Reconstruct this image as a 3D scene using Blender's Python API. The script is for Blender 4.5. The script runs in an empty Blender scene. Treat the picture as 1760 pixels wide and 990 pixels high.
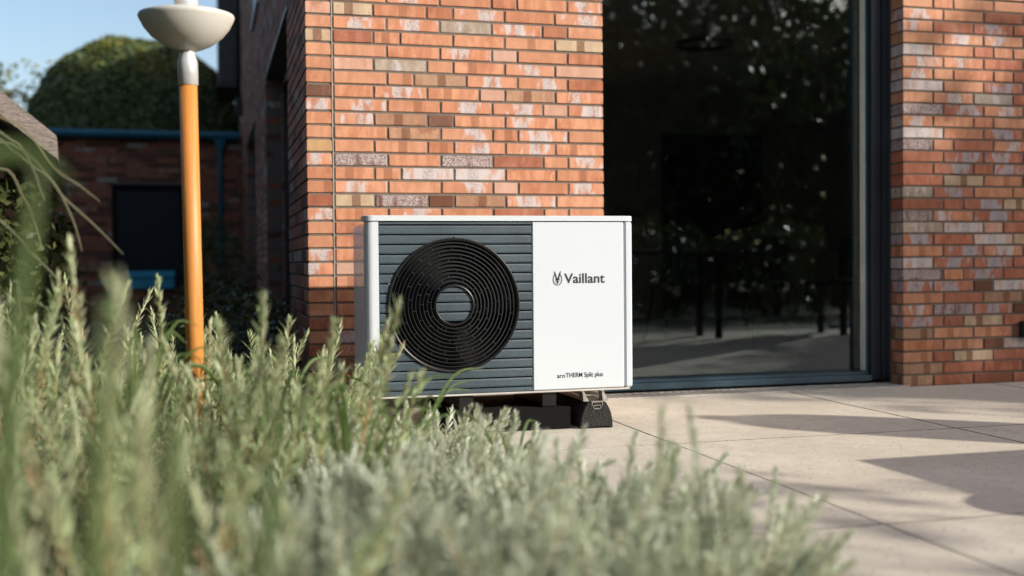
import bpy, bmesh, math, random
import numpy as np
from mathutils import Vector, Matrix, Euler
R = math.radians
rnd = random.Random(7)
scene = bpy.context.scene
COL = scene.collection

# ------------------------------------------------------------------ camera
cam_data = bpy.data.cameras.new('camera')
cam = bpy.data.objects.new('camera', cam_data); COL.objects.link(cam)
yaw, pitch, roll = 0.26476, -0.02234, -0.00903
fw = Vector((math.sin(yaw)*math.cos(pitch), math.cos(yaw)*math.cos(pitch), math.sin(pitch)))
r0 = Vector((math.cos(yaw), -math.sin(yaw), 0)); u0 = r0.cross(fw)
rr = math.cos(roll)*r0 + math.sin(roll)*u0; uu = -math.sin(roll)*r0 + math.cos(roll)*u0
M = Matrix(((rr.x, uu.x, -fw.x, -0.4334), (rr.y, uu.y, -fw.y, -5.1336), (rr.z, uu.z, -fw.z, 0.6630), (0, 0, 0, 1)))
cam.matrix_world = M
cam_data.sensor_width = 36; cam_data.lens = 1917.0/1760*36
cam_data.clip_start = 0.05; cam_data.clip_end = 2000
cam_data.dof.use_dof = True; cam_data.dof.focus_distance = 4.35; cam_data.dof.aperture_fstop = 1.4
cam_data.dof.aperture_blades = 0
scene.camera = cam

# ------------------------------------------------------------------ light
SUN_AZ, SUN_EL = R(50), R(22.5)      # azimuth measured from -Y towards +X
sdir = Vector((math.sin(SUN_AZ)*math.cos(SUN_EL), -math.cos(SUN_AZ)*math.cos(SUN_EL), math.sin(SUN_EL)))
world = bpy.data.worlds.new('World'); scene.world = world; world.use_nodes = True
wn = world.node_tree; wn.nodes.clear()
sky = wn.nodes.new('ShaderNodeTexSky'); sky.sky_type = 'NISHITA'; sky.sun_disc = False
sky.sun_elevation = SUN_EL; sky.sun_rotation = math.atan2(sdir.x, sdir.y)
sky.air_density = 1.0; sky.dust_density = 2.4; sky.ozone_density = 1.0
bg = wn.nodes.new('ShaderNodeBackground'); bg.inputs['Strength'].default_value = 0.15
wo = wn.nodes.new('ShaderNodeOutputWorld')
wn.links.new(sky.outputs[0], bg.inputs[0]); wn.links.new(bg.outputs[0], wo.inputs[0])
sl = bpy.data.lights.new('sun', 'SUN'); sl.energy = 5.0; sl.angle = R(0.5); sl.color = (1.0, 0.93, 0.83)
so = bpy.data.objects.new('sun', sl); COL.objects.link(so)
so.rotation_euler = (-sdir).to_track_quat('-Z', 'Y').to_euler()
scene.view_settings.view_transform = 'Standard'; scene.view_settings.look = 'None'
scene.view_settings.exposure = 0.36; scene.view_settings.gamma = 1.0
scene.view_settings.use_curve_mapping = False
scene.cycles.use_denoising = True
scene.cycles.max_bounces = 7; scene.cycles.transparent_max_bounces = 16
scene.cycles.sample_clamp_indirect = 6

# ------------------------------------------------------------------ helpers
def tag(o, label=None, cat=None, group=None, kind=None):
    if label: o['label'] = label
    if cat: o['category'] = cat
    if group: o['group'] = group
    if kind: o['kind'] = kind
    return o
def link(name, data, parent=None):
    o = bpy.data.objects.new(name, data); COL.objects.link(o)
    if parent is not None: o.parent = parent
    return o
def empty(name, loc=(0, 0, 0), rz=0):
    o = bpy.data.objects.new(name, None); COL.objects.link(o); o.location = loc; o.rotation_euler = (0, 0, rz)
    o.empty_display_size = 0.1
    return o

class MB:
    def __init__(s): s.v = []; s.f = []; s.m = []; s.uv = []; s.sm = []
    def add(s, vs, fs, mi=0, uvs=None, smooth=False):
        n = len(s.v); s.v.extend([tuple(p) for p in vs])
        for k, f in enumerate(fs):
            s.f.append(tuple(i+n for i in f)); s.m.append(mi); s.sm.append(smooth)
            s.uv.append(uvs[k] if uvs else None)
    def box(s, x0, x1, y0, y1, z0, z1, b=0.0, mi=0, jit=0.0, rg=None):
        c = ((x0+x1)/2, (y0+y1)/2, (z0+z1)/2)
        if b <= 0:
            P = [(x, y, z) for x in (x0, x1) for y in (y0, y1) for z in (z0, z1)]
            F = [(0, 1, 3, 2), (4, 6, 7, 5), (0, 4, 5, 1), (2, 3, 7, 6), (0, 2, 6, 4), (1, 5, 7, 3)]
            N = [0, 0, 1, 1, 2, 2]
            uvs = []
            for f, a in zip(F, N):
                i, j = [(1, 2), (0, 2), (0, 1)][a]
                uvs.append([(P[q][i]-c[i], P[q][j]-c[j]) for q in f])
            s.add(P, F, mi, uvs); return
        P = []; idx = {}
        X = (x0, x1); Y = (y0, y1); Z = (z0, z1)
        for i in (0, 1):
            for j in (0, 1):
                for k in (0, 1):
                    for a in (0, 1, 2):
                        p = [X[i], Y[j], Z[k]]
                        if a != 0: p[0] += b if i == 0 else -b
                        if a != 1: p[1] += b if j == 0 else -b
                        if a != 2: p[2] += b if k == 0 else -b
                        if rg: p = [q+rg.uniform(-jit, jit) for q in p]
                        idx[(i, j, k, a)] = len(P); P.append(tuple(p))
        F = []
        for i in (0, 1): F.append(([idx[(i, j, k, 0)] for j, k in ((0, 0), (0, 1), (1, 1), (1, 0))], 0, (1 if i else -1, 0, 0)))
        for j in (0, 1): F.append(([idx[(i, j, k, 1)] for i, k in ((0, 0), (1, 0), (1, 1), (0, 1))], 1, (0, 1 if j else -1, 0)))
        for k in (0, 1): F.append(([idx[(i, j, k, 2)] for i, j in ((0, 0), (0, 1), (1, 1), (1, 0))], 2, (0, 0, 1 if k else -1)))
        sg = (-1, 1)
        for j in (0, 1):
            for k in (0, 1): F.append(([idx[(0, j, k, 1)], idx[(1, j, k, 1)], idx[(1, j, k, 2)], idx[(0, j, k, 2)]], 1, (0, sg[j], sg[k])))
        for i in (0, 1):
            for k in (0, 1): F.append(([idx[(i, 0, k, 0)], idx[(i, 1, k, 0)], idx[(i, 1, k, 2)], idx[(i, 0, k, 2)]], 0, (sg[i], 0, sg[k])))
        for i in (0, 1):
            for j in (0, 1): F.append(([idx[(i, j, 0, 0)], idx[(i, j, 1, 0)], idx[(i, j, 1, 1)], idx[(i, j, 0, 1)]], 0, (sg[i], sg[j], 0)))
        for i in (0, 1):
            for j in (0, 1):
                for k in (0, 1): F.append(([idx[(i, j, k, a)] for a in (0, 1, 2)], 1, (sg[i], sg[j], sg[k])))
        fs = []; uvs = []
        for f, a, n in F:
            p = [Vector(P[q]) for q in f]
            if (p[1]-p[0]).cross(p[2]-p[1]).dot(Vector(n)) < 0: f = f[::-1]
            i, j = [(1, 2), (0, 2), (0, 1)][a]
            fs.append(f); uvs.append([(P[q][i]-c[i], P[q][j]-c[j]) for q in f])
        s.add(P, fs, mi, uvs)
    def tube(s, pts, rad, n=8, mi=0, cap=True):
        pts = [Vector(p) for p in pts]; rad = rad if isinstance(rad, (list, tuple)) else [rad]*len(pts)
        V = []; up = None
        for i, p in enumerate(pts):
            d = (pts[min(i+1, len(pts)-1)]-pts[max(i-1, 0)]).normalized()
            if up is None: up = Vector((0, 0, 1)) if abs(d.z) < .9 else Vector((1, 0, 0))
            a = d.cross(up).normalized(); b2 = d.cross(a).normalized(); up = -b2 if up.dot(-b2) > 0 else b2
            for k in range(n):
                t = 2*math.pi*k/n
                V.append(p + rad[i]*(a*math.cos(t)+b2*math.sin(t)))
        F = []
        for i in range(len(pts)-1):
            for k in range(n):
                F.append((i*n+k, i*n+(k+1) % n, (i+1)*n+(k+1) % n, (i+1)*n+k))
        if cap: F.append(tuple(range(n))[::-1]); F.append(tuple((len(pts)-1)*n+k for k in range(n)))
        s.add(V, F, mi, None, True)
    def lathe(s, prof, n=48, mi=0, axis='z', c=(0, 0, 0)):
        V = []
        for r_, z_ in prof:
            for k in range(n):
                t = 2*math.pi*k/n
                if axis == 'z': V.append((c[0]+r_*math.cos(t), c[1]+r_*math.sin(t), c[2]+z_))
                else: V.append((c[0]+r_*math.cos(t), c[1]+z_, c[2]+r_*math.sin(t)))
        F = []
        for i in range(len(prof)-1):
            for k in range(n): F.append((i*n+k, i*n+(k+1) % n, (i+1)*n+(k+1) % n, (i+1)*n+k))
        s.add(V, F, mi, None, True)
    def mesh(s, name, mats):
        me = bpy.data.meshes.new(name); me.from_pydata(s.v, [], s.f)
        for m in (mats if isinstance(mats, (list, tuple)) else [mats]): me.materials.append(m)
        me.polygons.foreach_set('material_index', s.m); me.polygons.foreach_set('use_smooth', s.sm)
        if any(u is not None for u in s.uv):
            ul = me.uv_layers.new(name='UVMap'); flat = []
            for f, u in zip(s.f, s.uv):
                for i in range(len(f)): flat.extend(u[i] if u else (0, 0))
            ul.data.foreach_set('uv', flat)
        me.update(); return me
    def build(s, name, mats, parent=None, fixn=False):
        me = s.mesh(name, mats)
        if fixn:
            bm = bmesh.new(); bm.from_mesh(me); bmesh.ops.recalc_face_normals(bm, faces=bm.faces); bm.to_mesh(me); bm.free()
        return link(name, me, parent)

def mesh_np(name, V, F, mat, smooth=False):
    me = bpy.data.meshes.new(name); n = len(V); k = F.shape[1]
    me.vertices.add(n); me.vertices.foreach_set('co', V.astype(np.float32).ravel())
    me.loops.add(F.size); me.loops.foreach_set('vertex_index', F.astype(np.int32).ravel())
    me.polygons.add(len(F)); me.polygons.foreach_set('loop_start', np.arange(0, F.size, k, dtype=np.int32))
    me.polygons.foreach_set('loop_total', np.full(len(F), k, dtype=np.int32))
    me.materials.append(mat)
    if smooth: me.polygons.foreach_set('use_smooth', np.ones(len(F), dtype=bool))
    me.update(calc_edges=True); me.validate(); return me

# ------------------------------------------------------------------ node helper
class NT:
    def __init__(s, name):
        s.mat = bpy.data.materials.new(name); s.mat.use_nodes = True
        s.t = s.mat.node_tree; s.t.nodes.clear()
        s.out = s.n('ShaderNodeOutputMaterial'); s.p = s.n('ShaderNodeBsdfPrincipled')
        s.l(s.p.outputs[0], s.out.inputs[0])
    def n(s, t, **kw):
        x = s.t.nodes.new(t)
        for k, v in kw.items(): setattr(x, k, v)
        return x
    def l(s, a, b): s.t.links.new(a, b)
    def val(s, sock, v):
        if hasattr(v, 'links') or isinstance(v, bpy.types.NodeSocket): s.l(v, sock)
        else: sock.default_value = v
    def math(s, op, a, b=0.0, c=None, clamp=False):
        x = s.n('ShaderNodeMath', operation=op, use_clamp=clamp); s.val(x.inputs[0], a); s.val(x.inputs[1], b)
        if c is not None: s.val(x.inputs[2], c)
        return x.outputs[0]
    def mix(s, f, a, b, mode='MIX'):
        x = s.n('ShaderNodeMix', data_type='RGBA', blend_type=mode); s.val(x.inputs[0], f)
        for sk, v in ((x.inputs[6], a), (x.inputs[7], b)):
            if isinstance(v, tuple): sk.default_value = (v[0], v[1], v[2], 1)
            else: s.l(v, sk)
        return x.outputs[2]
    def sstep(s, v, a, b, lo=0.0, hi=1.0):
        x = s.n('ShaderNodeMapRange', interpolation_type='SMOOTHSTEP'); s.val(x.inputs[0], v)
        x.inputs[1].default_value = a; x.inputs[2].default_value = b; x.inputs[3].default_value = lo; x.inputs[4].default_value = hi
        return x.outputs[0]
    def noise(s, vec, scale, detail=2.0, rough=0.5, dist=0.0):
        x = s.n('ShaderNodeTexNoise'); s.val(x.inputs['Scale'], scale); x.inputs['Detail'].default_value = detail
        x.inputs['Roughness'].default_value = rough; x.inputs['Distortion'].default_value = dist
        if vec is not None: s.l(vec, x.inputs['Vector'])
        return x.outputs[0]
    def vec(s, x, y, z):
        c = s.n('ShaderNodeCombineXYZ'); s.val(c.inputs[0], x); s.val(c.inputs[1], y); s.val(c.inputs[2], z); return c.outputs[0]
    def obj(s): return s.n('ShaderNodeTexCoord').outputs['Object']
    def scalev(s, v, sx, sy, sz):
        m = s.n('ShaderNodeMapping'); m.inputs['Scale'].default_value = (sx, sy, sz); s.l(v, m.inputs[0]); return m.outputs[0]
    def bump(s, h, strength=0.3, dist=0.002):
        b = s.n('ShaderNodeBump'); b.inputs['Strength'].default_value = strength; b.inputs['Distance'].default_value = dist
        s.l(h, b.inputs['Height']); s.l(b.outputs[0], s.p.inputs['Normal'])
    def set(s, color=None, rough=None, metal=None, spec=None, **kw):
        if color is not None:
            if isinstance(color, tuple): s.p.inputs['Base Color'].default_value = (*color, 1)
            else: s.l(color, s.p.inputs['Base Color'])
        if rough is not None: s.val(s.p.inputs['Roughness'], rough)
        if metal is not None: s.p.inputs['Metallic'].default_value = metal
        if spec is not None: s.p.inputs['Specular IOR Level'].default_value = spec
        return s.mat

def simple(name, color, rough=0.6, metal=0.0, var=0.12, scale=6.0, bump=0.0, bscale=200, spec=0.5):
    t = NT(name); o = t.obj()
    n = t.noise(o, scale, 5, .6)
    c = t.mix(t.sstep(n, .3, .7), tuple(x*(1-var) for x in color), tuple(min(1, x*(1+var)) for x in color))
    t.set(c, t.math('ADD', t.math('MULTIPLY', n, .15), rough-.07), metal, spec)
    if bump: t.bump(t.noise(o, bscale, 3, .6), bump, .001)
    return t.mat

# ------------------------------------------------------------------ brick materials
def brick_mat(code, c1, c2, white=0.0, wcol=(.50, .47, .48), band=0.0, bcol=(.12, .038, .014), speck=0.0, scol=(.05, .03, .025), crust=0.0, rough=.75):
    t = NT('brick_'+code)
    uvn = t.n('ShaderNodeUVMap'); uvn.uv_map = 'UVMap'
    sp = t.n('ShaderNodeSeparateXYZ'); t.l(uvn.outputs[0], sp.inputs[0]); u, v = sp.outputs[0], sp.outputs[1]
    oi = t.n('ShaderNodeObjectInfo').outputs['Random']; isl = t.n('ShaderNodeNewGeometry').outputs['Random Per Island']
    rn = t.math('FRACT', t.math('ADD', oi, t.math('MULTIPLY', isl, 7.31)))
    r2 = t.math('FRACT', t.math('MULTIPLY', rn, 17.7)); r3 = t.math('FRACT', t.math('MULTIPLY', rn, 53.3))
    seed = t.math('MULTIPLY', rn, 90.0)
    vstr = t.vec(t.math('MULTIPLY', u, 26.0), t.math('MULTIPLY', v, 7.0), seed)      # bands standing upright on the face
    fine = t.vec(t.math('MULTIPLY', u, 1.0), t.math('MULTIPLY', v, 1.0), seed)
    n1 = t.noise(vstr, 1.0, 3, .55); nf = t.noise(fine, 420.0, 3, .7); nm = t.noise(fine, 95.0, 4, .65)
    base = t.mix(t.sstep(n1, .38, .62), tuple(x*.93 for x in c1), tuple(min(1, x*1.05) for x in c2))
    n9 = t.noise(t.vec(t.math('MULTIPLY', u, 11.0), t.math('MULTIPLY', v, 10.0), t.math('ADD', seed, 60.0)), 1.0, 4, .65)
    base = t.mix(t.sstep(n9, .53, .68, 0, .75), base, tuple(a*b for a, b in zip(c1, (.72, .50, .42))))
    base = t.mix(t.sstep(n9, .30, .44, .35, 0), base, (.56, .38, .30))
    base = t.mix(t.math('MULTIPLY', t.sstep(r2, 0.0, 1.0), .55), base, tuple(x*.74 for x in c1))
    base = t.mix(t.math('MULTIPLY', r3, .35), base, tuple(min(1, x*f) for x, f in zip(c2, (1.05, 1.3, 1.5))))
    base = t.mix(t.math('MULTIPLY', t.sstep(nm, .45, .75), .30), base, tuple(x*.62 for x in c1))
    off = t.math('MULTIPLY', t.math('SUBTRACT', r2, .5), .08)
    du = t.math('ABSOLUTE', t.math('SUBTRACT', u, off))
    nb = t.math('MULTIPLY', t.math('SUBTRACT', nm, .5), .012)
    if white > 0:
        n2 = t.noise(t.vec(t.math('MULTIPLY', u, 30.0), t.math('MULTIPLY', v, 12.0), t.math('ADD', seed, 31.0)), 1.0, 3, .55)
        ctr = t.sstep(du, .015, .085, .15, -.05)
        w = t.sstep(t.math('ADD', n2, t.math('ADD', ctr, -.74+white*.22)), -.03, .13)
        w = t.math('MULTIPLY', w, t.sstep(nf, .28, .5, .55, 1.0))
        base = t.mix(t.math('MULTIPLY', w, .88), base, wcol)
        cs = t.math('MULTIPLY', t.math('MULTIPLY', t.sstep(du, .022, .03, 1, 0), t.sstep(t.noise(fine, 230., 2, .6), .53, .58)), min(1, white))
        base = t.mix(t.math('MULTIPLY', cs, .75), base, (.10, .075, .075))
    if band > 0:
        bm_ = t.sstep(t.math('ADD', du, nb), .0185, .022, 1, 0)
        bm2 = t.math('MULTIPLY', bm_, t.sstep(nf, .35, .6, 1.0, .55))
        base = t.mix(t.math('MULTIPLY', bm2, band), base, bcol)
    if crust > 0:
        cr = t.sstep(t.noise(t.vec(t.math('MULTIPLY', u, 1.0), t.math('MULTIPLY', v, 1.4), seed), 170.0, 3, .7), .44, .54)
        ct = t.math('MULTIPLY', cr, t.sstep(t.noise(vstr, .8, 2), .32, .5))
        base = t.mix(t.math('MULTIPLY', ct, crust), base, (.46, .42, .42))
    if speck > 0:
        base = t.mix(t.math('MULTIPLY', t.sstep(nf, .52, .64), speck), base, scol)
    base = t.mix(t.sstep(nf, .3, .75, .0, .16), base, (.30, .14, .09), 'MIX')
    t.set(base, t.math('ADD', rough-.12, t.math('MULTIPLY', nf, .25)), 0, .35)
    h = t.math('ADD', t.math('MULTIPLY', nf, .5), nm)
    t.bump(h, .9 if (crust or speck) else .42, .0022)
    return t.mat
OR1, OR2 = (.46, .18, .088), (.56, .26, .145)
CODES = {
    'O': brick_mat('orange', OR1, OR2),
    'P': brick_mat('pale_pink', (.50, .27, .185), (.56, .32, .23)),
    'N': brick_mat('orange_with_brown_mark', OR1, OR2, band=.8, bcol=(.22, .075, .03)),
    'W': brick_mat('white_blotched', (.49, .19, .095), (.57, .26, .15), white=.85),
    'V': brick_mat('mostly_white', (.52, .27, .18), (.50, .42, .36), white=1.5),
    'B': brick_mat('buff_with_band', (.42, .28, .17), (.50, .36, .23), band=1.0),
    'T': brick_mat('tan_with_band', (.36, .19, .115), (.43, .24, .14), band=.95, speck=.25),
    'Y': brick_mat('buff', (.44, .25, .11), (.52, .33, .16)),
    'K': brick_mat('grey_buff', (.34, .27, .20), (.40, .33, .26), white=.5, speck=.45),
    'G': brick_mat('white_crusted', (.11, .04, .03), (.15, .06, .045), crust=.95),
    'D': brick_mat('dark_speckled', (.10, .038, .022), (.15, .06, .035), speck=.6, scol=(.30, .17, .12)),
    'A': brick_mat('burnt_orange', (.34, .105, .048), (.45, .17, .085), band=.35),
    'Q': brick_mat('shaded_orange', (.34, .095, .05), (.44, .155, .085)),
    'U': brick_mat('shaded_white_blotched', (.35, .105, .06), (.44, .16, .09), white=1.05, wcol=(.34, .34, .38)),
    'R': brick_mat('deep_red', (.26, .075, .04), (.36, .12, .06)),
    'E': brick_mat('dark_brown', (.10, .032, .014), (.14, .045, .02)),
}
CODE_LIST = list(CODES); CODE_MATS = [CODES[c] for c in CODE_LIST]
POOL = 'OOOOOOOWWWNNPWVBTGKRDOOWE'
mortar = NT('mortar'); _o = mortar.obj(); _n = mortar.noise(_o, 260, 4, .7)
mortar.set(mortar.mix(_n, (.11, .092, .078), (.22, .185, .155)), .95, 0, .2); mortar.bump(_n, .8, .003); mortar = mortar.mat

C = 0.0625; JT = 0.0105; DEPTH = 0.112
def row_z(r): return 1.8-r*C, 1.8-(r-1)*C       # bottom joint centre, top joint centre
_bm = {}
def brick_mesh(w, d, var):
    k = (round(w, 4), round(d, 3), var)
    if k not in _bm:
        m = MB(); rg = random.Random(hash(k) & 0xffff)
        m.box(-w/2, w/2, -d/2, d/2, -(C-JT)/2, (C-JT)/2, .0022, 0, .0007, rg)
        _bm[k] = m.mesh('brick', CODES['O'])
    return _bm[k]
def place_brick(parent, x0, x1, y0, r, code, d=DEPTH, name='brick'):
    zb, zt = row_z(r); me = brick_mesh(x1-x0, d, rnd.randrange(3))
    o = link(name, me, parent)
    o.location = ((x0+x1)/2, y0+d/2+rnd.uniform(-.0012, .0012), (zb+zt)/2)
    o.rotation_euler = (rnd.uniform(-.004, .004), rnd.uniform(-.004, .004), rnd.uniform(-.004, .004))
    o.material_slots[0].link = 'OBJECT'; o.material_slots[0].material = CODES[code]
    return o
def joined_bricks(name, parent, runs):
    """runs: (axis, a0, a1, face, zb, zt, code, d): one mesh of real bricks"""
    m = MB(); rg = random.Random(5)
    for axis, a0, a1, f0, zb, zt, code, d in runs:
        mi = CODE_LIST.index(code)
        j = rg.uniform(-.001, .001)
        if axis == 'x': m.box(a0, a1, f0+j, f0+d, zb+JT/2, zt-JT/2, .002, mi, .0006, rg)
        else: m.box(f0+j, f0+d, a0, a1, zb+JT/2, zt-JT/2, .002, mi, .0006, rg)
    o = m.build(name, CODE_MATS, parent); o['kind'] = 'stuff'; return o

# ------------------------------------------------------------------ the house
XR = 3.096; XP = 1.425; JX = .120
house = empty('brick_house', (0, 0, 0))
tag(house, 'house of orange and red clinker bricks with a big sliding glass door', 'house')
# pier (left of the door)
pier = MB(); pier.box(.0055, XP-.004, .0055, .24, -.1, 1.8+4*C, 0)
pier = pier.build('brick_pier', mortar, house)
HEAD = 'POBOOODWOOYWONRWOOWWOOORORBOON'
ROWS = {
 -2: '3O 4W 4O 2O 4O 4O', -1: '4O 4W 4O 2O 4O 3W', 0: '3B 4O 2O 4W 4O 4W', 1: '4W 4W 4K 4W 2O 3O', 2: '3R 2O 4O 4O 4N 4B', 3: '4O 4O 4W 2P 4O 3O',
 4: '3P 4K 2O 4O 4W 4P', 5: '4O 2O 4T 4W 4W 3O', 6: '3O 4W 4O 2P 4T 4W', 7: '4W 4N 4W 4W 2P 3W', 8: '3W 4T 2D 4N 4W 4O',
 9: '4O 4T 4W 2O 4W 3O', 10: '3O 4N 2O 4W 4W 4N', 11: '4G 4O 4G 4R 2O 3W', 12: '3N 2O 4V 4V 4O 4N', 13: '4W 4O 4W 2P 4O 3W',
 14: '3B 4G 2E 4T 4W 4O', 15: '4O 4W 4O 4R 2O 3O', 16: '3O 4O 2O 4W 4O 4N', 17: '4O 4W 4O 2O 4O 3O', 18: '3O 4O 4W 2O 4T 4O'}
runs = []
def pat(r, total, rg):
    """random bond for rows that are not copied one by one"""
    out = []; left = total; first = 3 if r % 2 == 0 else 4
    out.append((first, rg.choice(POOL))); left -= first
    while left > 0:
        w = 2 if (rg.random() < .22 and left != 5) else 4
        if left in (1, 2, 3): w = left
        if left-w == 1: w = 2 if left-2 != 1 else 3
        w = min(w, left); out.append((w, rg.choice(POOL))); left -= w
    return out
rg = random.Random(11)
for r in range(-3, 30):
    code = HEAD[r] if 0 <= r < len(HEAD) else 'O'
    if r == 29: continue
    place_brick(pier, .0, .1135, 0, r, code, .24 if r % 2 else DEPTH)
    ents = [(int(q[0]), q[1]) for q in ROWS[r].split()] if r in ROWS else pat(r, 21, rg)
    x = JX
    for k, (w, c) in enumerate(ents):
        x1 = x+w*.0625
        if c == 'O': c = rg.choice('OOOOOOONNA')
        a = x+(.0075 if k == 0 else JT/2); b = (XP if k == len(ents)-1 else x1-JT/2)
        if r <= 15 or k == 0 or (r <= 18 and k == 1) or (r >= 26 and k == len(ents)-1): place_brick(pier, a, b, 0, r, c)
        else:
            zb, zt = row_z(r); runs.append(('x', a, b, 0, zb, zt, c, DEPTH))
        x = x1
joined_bricks('hidden_bricks', pier, runs)
ms = simple('sealant', (.30, .27, .23), .8, bump=.4, bscale=300)
m = MB()
for r in range(-3, 29):
    zb, zt = row_z(r); dx = rnd.uniform(-.0009, .0009)
    m.box(.1152+dx, .1212+dx, -.0012, .02, zb+.0008, zt, .001)
m.build('expansion_joint', ms, house)
# wall right of the door
wr = MB(); wr.box(XR+.0055, 6.2, .0055, .24, -.1, 1.8+4*C, 0)
wall_r = wr.build('brick_wall', mortar, house)
ROWSR = {-3: '3O 2O 4O 4O 4O', -2: '4W 4O 4R 4O', -1: '3W 4R 4W 4O', 0: '4O 4W 4W 4O', 1: '3V 4O 2O 2O 4O', 2: '4W 4W 4O 4O', 3: '3W 2O 4O 2O 4O', 4: '4V 4O 4W 4O',
 5: '3O 4W 4K 4O', 6: '4G 4W 4W 4O', 7: '3W 4O 2O 4O 4W', 8: '4V 4O 4W 4O', 9: '3G 2O 4O 4W 4O', 10: '4O 4W 4W 4O', 11: '3O 4W 2R 4W 4O', 12: '4O 4B 4N 4O',
 13: '3K 4W 4O 4O', 14: '4R 2O 4W 4B', 15: '3G 4W 4W 4O', 16: '4K 4V 2P 4O', 17: '3W 4O 4V 4B', 18: '4N 4W 4W 4O', 19: '3V 4W 4W 4O', 20: '4G 2O 4W 4O',
 21: '3W 4W 2E 4V 4O', 22: '4N 4O 4B 4O', 23: '3W 4G 4W 4E', 24: '4W 2R 4B 4O', 25: '3T 4N 4N 4O', 26: '4O 4N 2E 4V', 27: '3N 2O 4B 4O', 28: '4T 4O 4O 4O', 29: '3T 4O 4R 4O'}
runs = []
for r in range(-3, 30):
    ents = [(int(q[0]), q[1]) for q in ROWSR[r].split()]
    x = XR; k = 0
    while x < 6.0:
        w, c = ents[k] if k < len(ents) else (4, rg.choice(POOL))
        if r > 4 or k > 1: c = {'O': 'Q', 'W': 'U', 'B': 'B' if r != 22 else 'T'}.get(c, c) if rg.random() < (.9 if r > 9 else .6) else c  # orange and blotched bricks swapped darker: the wall's shade put into their colour
        x1 = x+w*.0625+(.0575 if False else 0)
        if k == 0: x1 = XR+w*.0625-.005
        a = x+(0 if k == 0 else JT/2); b = x1-JT/2
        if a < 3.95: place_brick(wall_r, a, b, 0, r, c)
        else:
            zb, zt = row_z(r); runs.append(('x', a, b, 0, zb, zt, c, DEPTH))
        x = x1; k += 1
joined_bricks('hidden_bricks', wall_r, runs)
# upper storey wall and lintel out of the picture
up = MB(); up.box(.006, XP, .0055, .3, 2.06, 5.3); up.box(XP, XR, .0055, .3, 2.42, 5.3); up.box(XR, 6.2, .0055, .3, 2.06, 5.3)
up = up.build('upper_wall', mortar, house)
runs = []
for r in range(-56, -3):
    zb, zt = row_z(r); x = .0 if r % 2 else -.125
    while x < 6.0:
        a, b = max(x, 0)+JT/2*(x > 0), x+.25-JT/2
        if zb < 2.42 and b > XP and a < XR:
            if a < XP-.08: runs.append(('x', a, XP, 0, zb, zt, rg.choice(POOL), DEPTH))
            if b > XR+.08: runs.append(('x', XR, b, 0, zb, zt, rg.choice(POOL), DEPTH))
        else: runs.append(('x', a, b, 0, zb, zt, rg.choice(POOL), DEPTH))
        x += .25
joined_bricks('brickwork', up, runs)
# side wall, receding to the north
SIDE_END = 10.7
sw = MB()
segs = [(0.24, 1.20, -.1, 5.3), (1.20, 3.62, 2.09, 5.3), (3.62, 5.62, -.1, 5.3), (5.62, 8.2, 2.045, 5.3), (8.2, SIDE_END, -.1, 5.3)]
for a, b, z0, z1 in segs: sw.box(.0055, .3, a, b, z0, z1)
side = sw.build('side_wall', mortar, house)
runs = []
for r in range(-56, 30):
    zb, zt = row_z(r); y = .115 if r % 2 == 0 else .24
    while y < SIDE_END:
        a, b = y+JT/2, y+.25-JT/2
        cc = rg.choice('RRRRQEETDRRKRQE')  # darker mix: shade on this wall is put into the brick colours
        zc = (zb+zt)/2; pieces = [(a, b)]
        for (oa, ob, oz) in ((1.20, 3.62, 2.09), (5.62, 8.2, 2.045)):
            if zc < oz:
                np_ = []
                for (p, q) in pieces:
                    if q <= oa or p >= ob: np_.append((p, q))
                    else:
                        if p < oa-.02: np_.append((p, oa))
                        if q > ob+.02: np_.append((ob, q))
                pieces = np_
        for p, q in pieces: runs.append(('y', p, q, 0, zb, zt, cc, DEPTH))
        y += .25
    if zb < 2.0:
        for ye in (3.62, 8.2):       # the far jamb of each opening shows its bricks square on
            pass
joined_bricks('brickwork', side, runs)
jr = []
for ye, zt_ in ((3.62, 2.09), (8.2, 2.045)):
    for r in range(-4, 30):
        zb, zt = row_z(r)
        if zt <= zt_+.01: jr.append(('x', .112+JT/2, .30, ye-.004, zb, zt, rg.choice(POOL), DEPTH))
joined_bricks('jamb_bricks', side, jr)
frame_m = simple('anthracite_metal', (.013, .020, .028), .42, .0, .1, 3, spec=.6)
frame_hi = simple('blue_grey_metal', (.045, .085, .115), .3, .3, .1, 3, spec=.7)
dark_in = simple('dark_interior', (.02, .022, .024), .9)
def glass_mat(name, refl=.12, tint=(.35, .38, .38)):
    t = NT(name); t.t.nodes.remove(t.p)
    tr = t.n('ShaderNodeBsdfTransparent'); tr.inputs[0].default_value = (*tint, 1)
    gl = t.n('ShaderNodeBsdfGlossy'); gl.inputs['Roughness'].default_value = .0; gl.inputs[0].default_value = (.9, .97, 1, 1)
    fr = t.n('ShaderNodeFresnel'); fr.inputs[0].default_value = 1.5
    f = t.math('ADD', t.math('MULTIPLY', fr.outputs[0], 1.0), refl-.04, clamp=True)
    n = t.noise(t.obj(), 1.6, 1, .5); b = t.n('ShaderNodeBump'); b.inputs['Strength'].default_value = .03; b.inputs['Distance'].default_value = .02
    t.l(n, b.inputs['Height']); t.l(b.outputs[0], gl.inputs['Normal'])
    mx = t.n('ShaderNodeMixShader'); t.l(f, mx.inputs[0]); t.l(tr.outputs[0], mx.inputs[1]); t.l(gl.outputs[0], mx.inputs[2])
    t.l(mx.outputs[0], t.out.inputs[0]); return t.mat
m = MB(); m.box(.35, 6.0, SIDE_END+.01, 19, -.05, 5.15); m.build('dome_shade_block', CODES['R'], house)  # unseen block added to keep the sun off the dome hedge
glass = glass_mat('door_glass', .088, (.70, .80, .82))
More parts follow.
